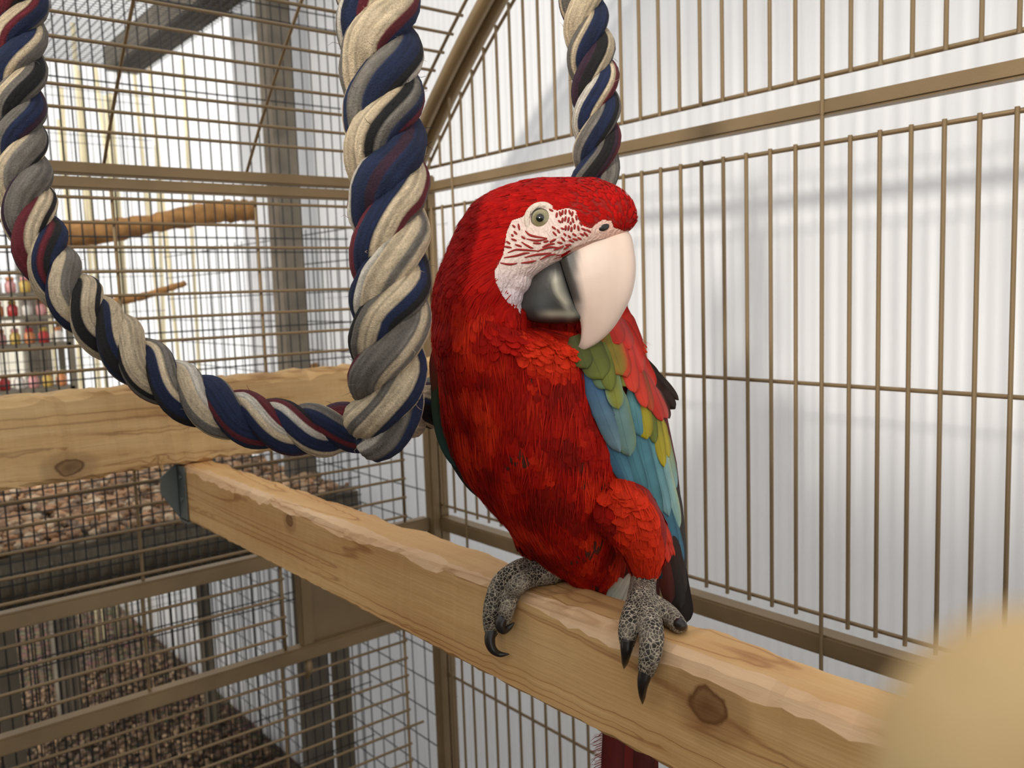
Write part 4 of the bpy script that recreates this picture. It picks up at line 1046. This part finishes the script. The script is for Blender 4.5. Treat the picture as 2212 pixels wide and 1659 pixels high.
# ---- contour plumage over body and legs
from mathutils import noise as mnoise
P3 = BV[TRI]; ar = np.linalg.norm(np.cross(P3[:, 1]-P3[:, 0], P3[:, 2]-P3[:, 0]), axis=1)*.5
cum = np.cumsum(ar)/ar.sum()
WINGPOLY = [(1240, 770), (1300, 700), (1345, 690), (1400, 790), (1440, 880), (1470, 1050), (1485, 1260), (1430, 1200), (1400, 1080), (1350, 1045), (1290, 900)]
def plume(nf, seed, kind):
    r = np.random.default_rng(seed)
    ti = np.searchsorted(cum, r.uniform(size=nf)); a, b_ = r.uniform(size=nf), r.uniform(size=nf); fl2 = a+b_ > 1; a[fl2] = 1-a[fl2]; b_[fl2] = 1-b_[fl2]
    Pp = P3[ti, 0]+a[:, None]*(P3[ti, 1]-P3[ti, 0])+b_[:, None]*(P3[ti, 2]-P3[ti, 0])
    Nn = BNm[TRI[ti]].mean(1); Nn /= np.linalg.norm(Nn, axis=1)[:, None]
    al = alpha[TRI[ti]].mean(1); px = to_px(Pp)
    toward = -(Nn @ FWD)
    lat_near = toward > -.25
    ok = (al < .05) & ~pip(px[:, 0], px[:, 1], FACE) & ~pip(px[:, 0], px[:, 1], HEADZONE) & ~(pip(px[:, 0], px[:, 1], WINGPOLY) & (toward > -.2))
    Pp, Nn, px, toward = Pp[ok], Nn[ok], px[ok], toward[ok]; nf = len(Pp)
    X, Yp = px[:, 0], px[:, 1]
    # flow: away from the bill on the head, down the body
    hx = X-1345; hy = (Yp-505)*.9; hl = np.hypot(hx, hy)+1e-6
    wgt = np.clip((Yp-560)/160, 0, 1)
    dx = (hx/hl)*(1-wgt)+(.10*np.sin(X*.013+Yp*.009))*wgt; dy = (hy/hl+.12)*(1-wgt)+1.0*wgt
    lg = (Yp > 1060) & (X > 1340); dx[lg] += .18+.003*(X[lg]-1390)
    dx += r.normal(0, .13, nf)
    dirw = dx[:, None]*RIGHT[None]-dy[:, None]*UP[None]
    dirw -= (np.sum(dirw*Nn, 1))[:, None]*Nn; dirw /= np.linalg.norm(dirw, axis=1)[:, None]+1e-9
    side = np.cross(Nn, dirw)
    Ls = np.interp(Yp, [385, 440, 520, 600, 700, 850, 1050, 1250], [.0065, .0075, .0095, .013, .019, .024, .025, .018])
    # short feathers over the forehead beside the bill
    fh = (X > 1240) & (Yp < 520); Ls[fh] *= .62
    if kind == 'fine': Ls *= r.uniform(.8, 1.35, nf); Wd = Ls*.05; lift = r.uniform(.03, .2, nf)
    else: Ls *= r.uniform(.8, 1.2, nf); Wd = Ls*r.uniform(.42, .62, nf); lift = r.uniform(.03, .13, nf)
    nape = (X < 1060) & (Yp > 470) & (Yp < 760); lift[nape] *= 1.9; Ls[nape] *= 1.15
    tp = np.array([0, .35, .72, .93, 1.0]); wp = np.array([.25, .85, 1.0, .62, .02])
    if kind == 'fine': tp = np.array([0, .5, 1.0]); wp = np.array([.6, 1, .05])
    m_ = len(tp)
    V = np.zeros((nf, m_, 3, 3)); U = np.zeros((nf, m_, 3, 2))
    for i in range(m_):
        h = lift*tp[i]*Ls-.16*Ls*tp[i]**2*lift*3+.0006
        ctr = Pp+dirw*(Ls*(tp[i]-.35))[:, None]+Nn*h[:, None]
        for j, u in enumerate((-1, 0, 1)):
            V[:, i, j] = ctr+side*(Wd*.5*wp[i]*u)[:, None]-Nn*(abs(u)*Wd*.10)[:, None]
            U[:, i, j, 0] = u; U[:, i, j, 1] = tp[i]*1.2+r.uniform(0, 30, nf)*(1 if False else 0)
    q = []
    for i in range(m_-1):
        for j in range(2): q.append((i*3+j, i*3+j+1, (i+1)*3+j+1, (i+1)*3+j))
    Fc = (np.array(q)[None]+(np.arange(nf)*m_*3)[:, None, None]).reshape(-1, 4)
    base = np.zeros((nf, 3)); c_head, c_ch, c_br = np.array(lin((196, 16, 10))), np.array(lin((184, 22, 10))), np.array(lin((236, 56, 24)))
    t = np.clip((Yp-560)/200, 0, 1)[:, None]; base = c_head*(1-t)+c_ch*t
    nz = np.array([mnoise.noise(Vector(p*38))+.5*mnoise.noise(Vector(p*95)) for p in Pp]); nz2 = np.array([mnoise.noise(Vector(p*48+7))+.6*mnoise.noise(Vector(p*120+7)) for p in Pp])
    k = np.clip((nz-.05)*1.8, 0, 1)[:, None]*t
    k2 = np.clip((-nz-.1)*1.6, 0, .55)[:, None]*t; base = base*(1-k2)+np.array(lin((104, 20, 12)))*k2; base = base*(1-k)+c_br*k
    if kind != 'fine':
        dkm = ((nz2 > .5+r.normal(0, .10, nf)) & (Yp > 790) & ~((Yp > 1020) & (X > 1310)))[:, None]; base = np.where(dkm, np.array(lin((96, 52, 40))), base)
    thigh = (((Yp > 1040) & (X > 1330)))[:, None]; base = np.where(thigh, c_br*.98, base)  # thigh painted brighter: light from the right put into its red
    base = base*r.uniform(.8, 1.12, (nf, 1))
    C = np.repeat(base[:, None], m_*3, 1)
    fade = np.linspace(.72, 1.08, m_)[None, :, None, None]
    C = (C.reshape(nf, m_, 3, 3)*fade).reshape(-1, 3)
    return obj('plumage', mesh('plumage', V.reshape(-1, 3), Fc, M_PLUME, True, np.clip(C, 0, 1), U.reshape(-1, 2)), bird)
o = plume(21000, 4, 'broad'); o['kind'] = 'stuff'; o['label'] = 'soft red body feathers'
o = plume(26000, 5, 'fine'); o['kind'] = 'stuff'; o['label'] = 'fine red feather barbs'
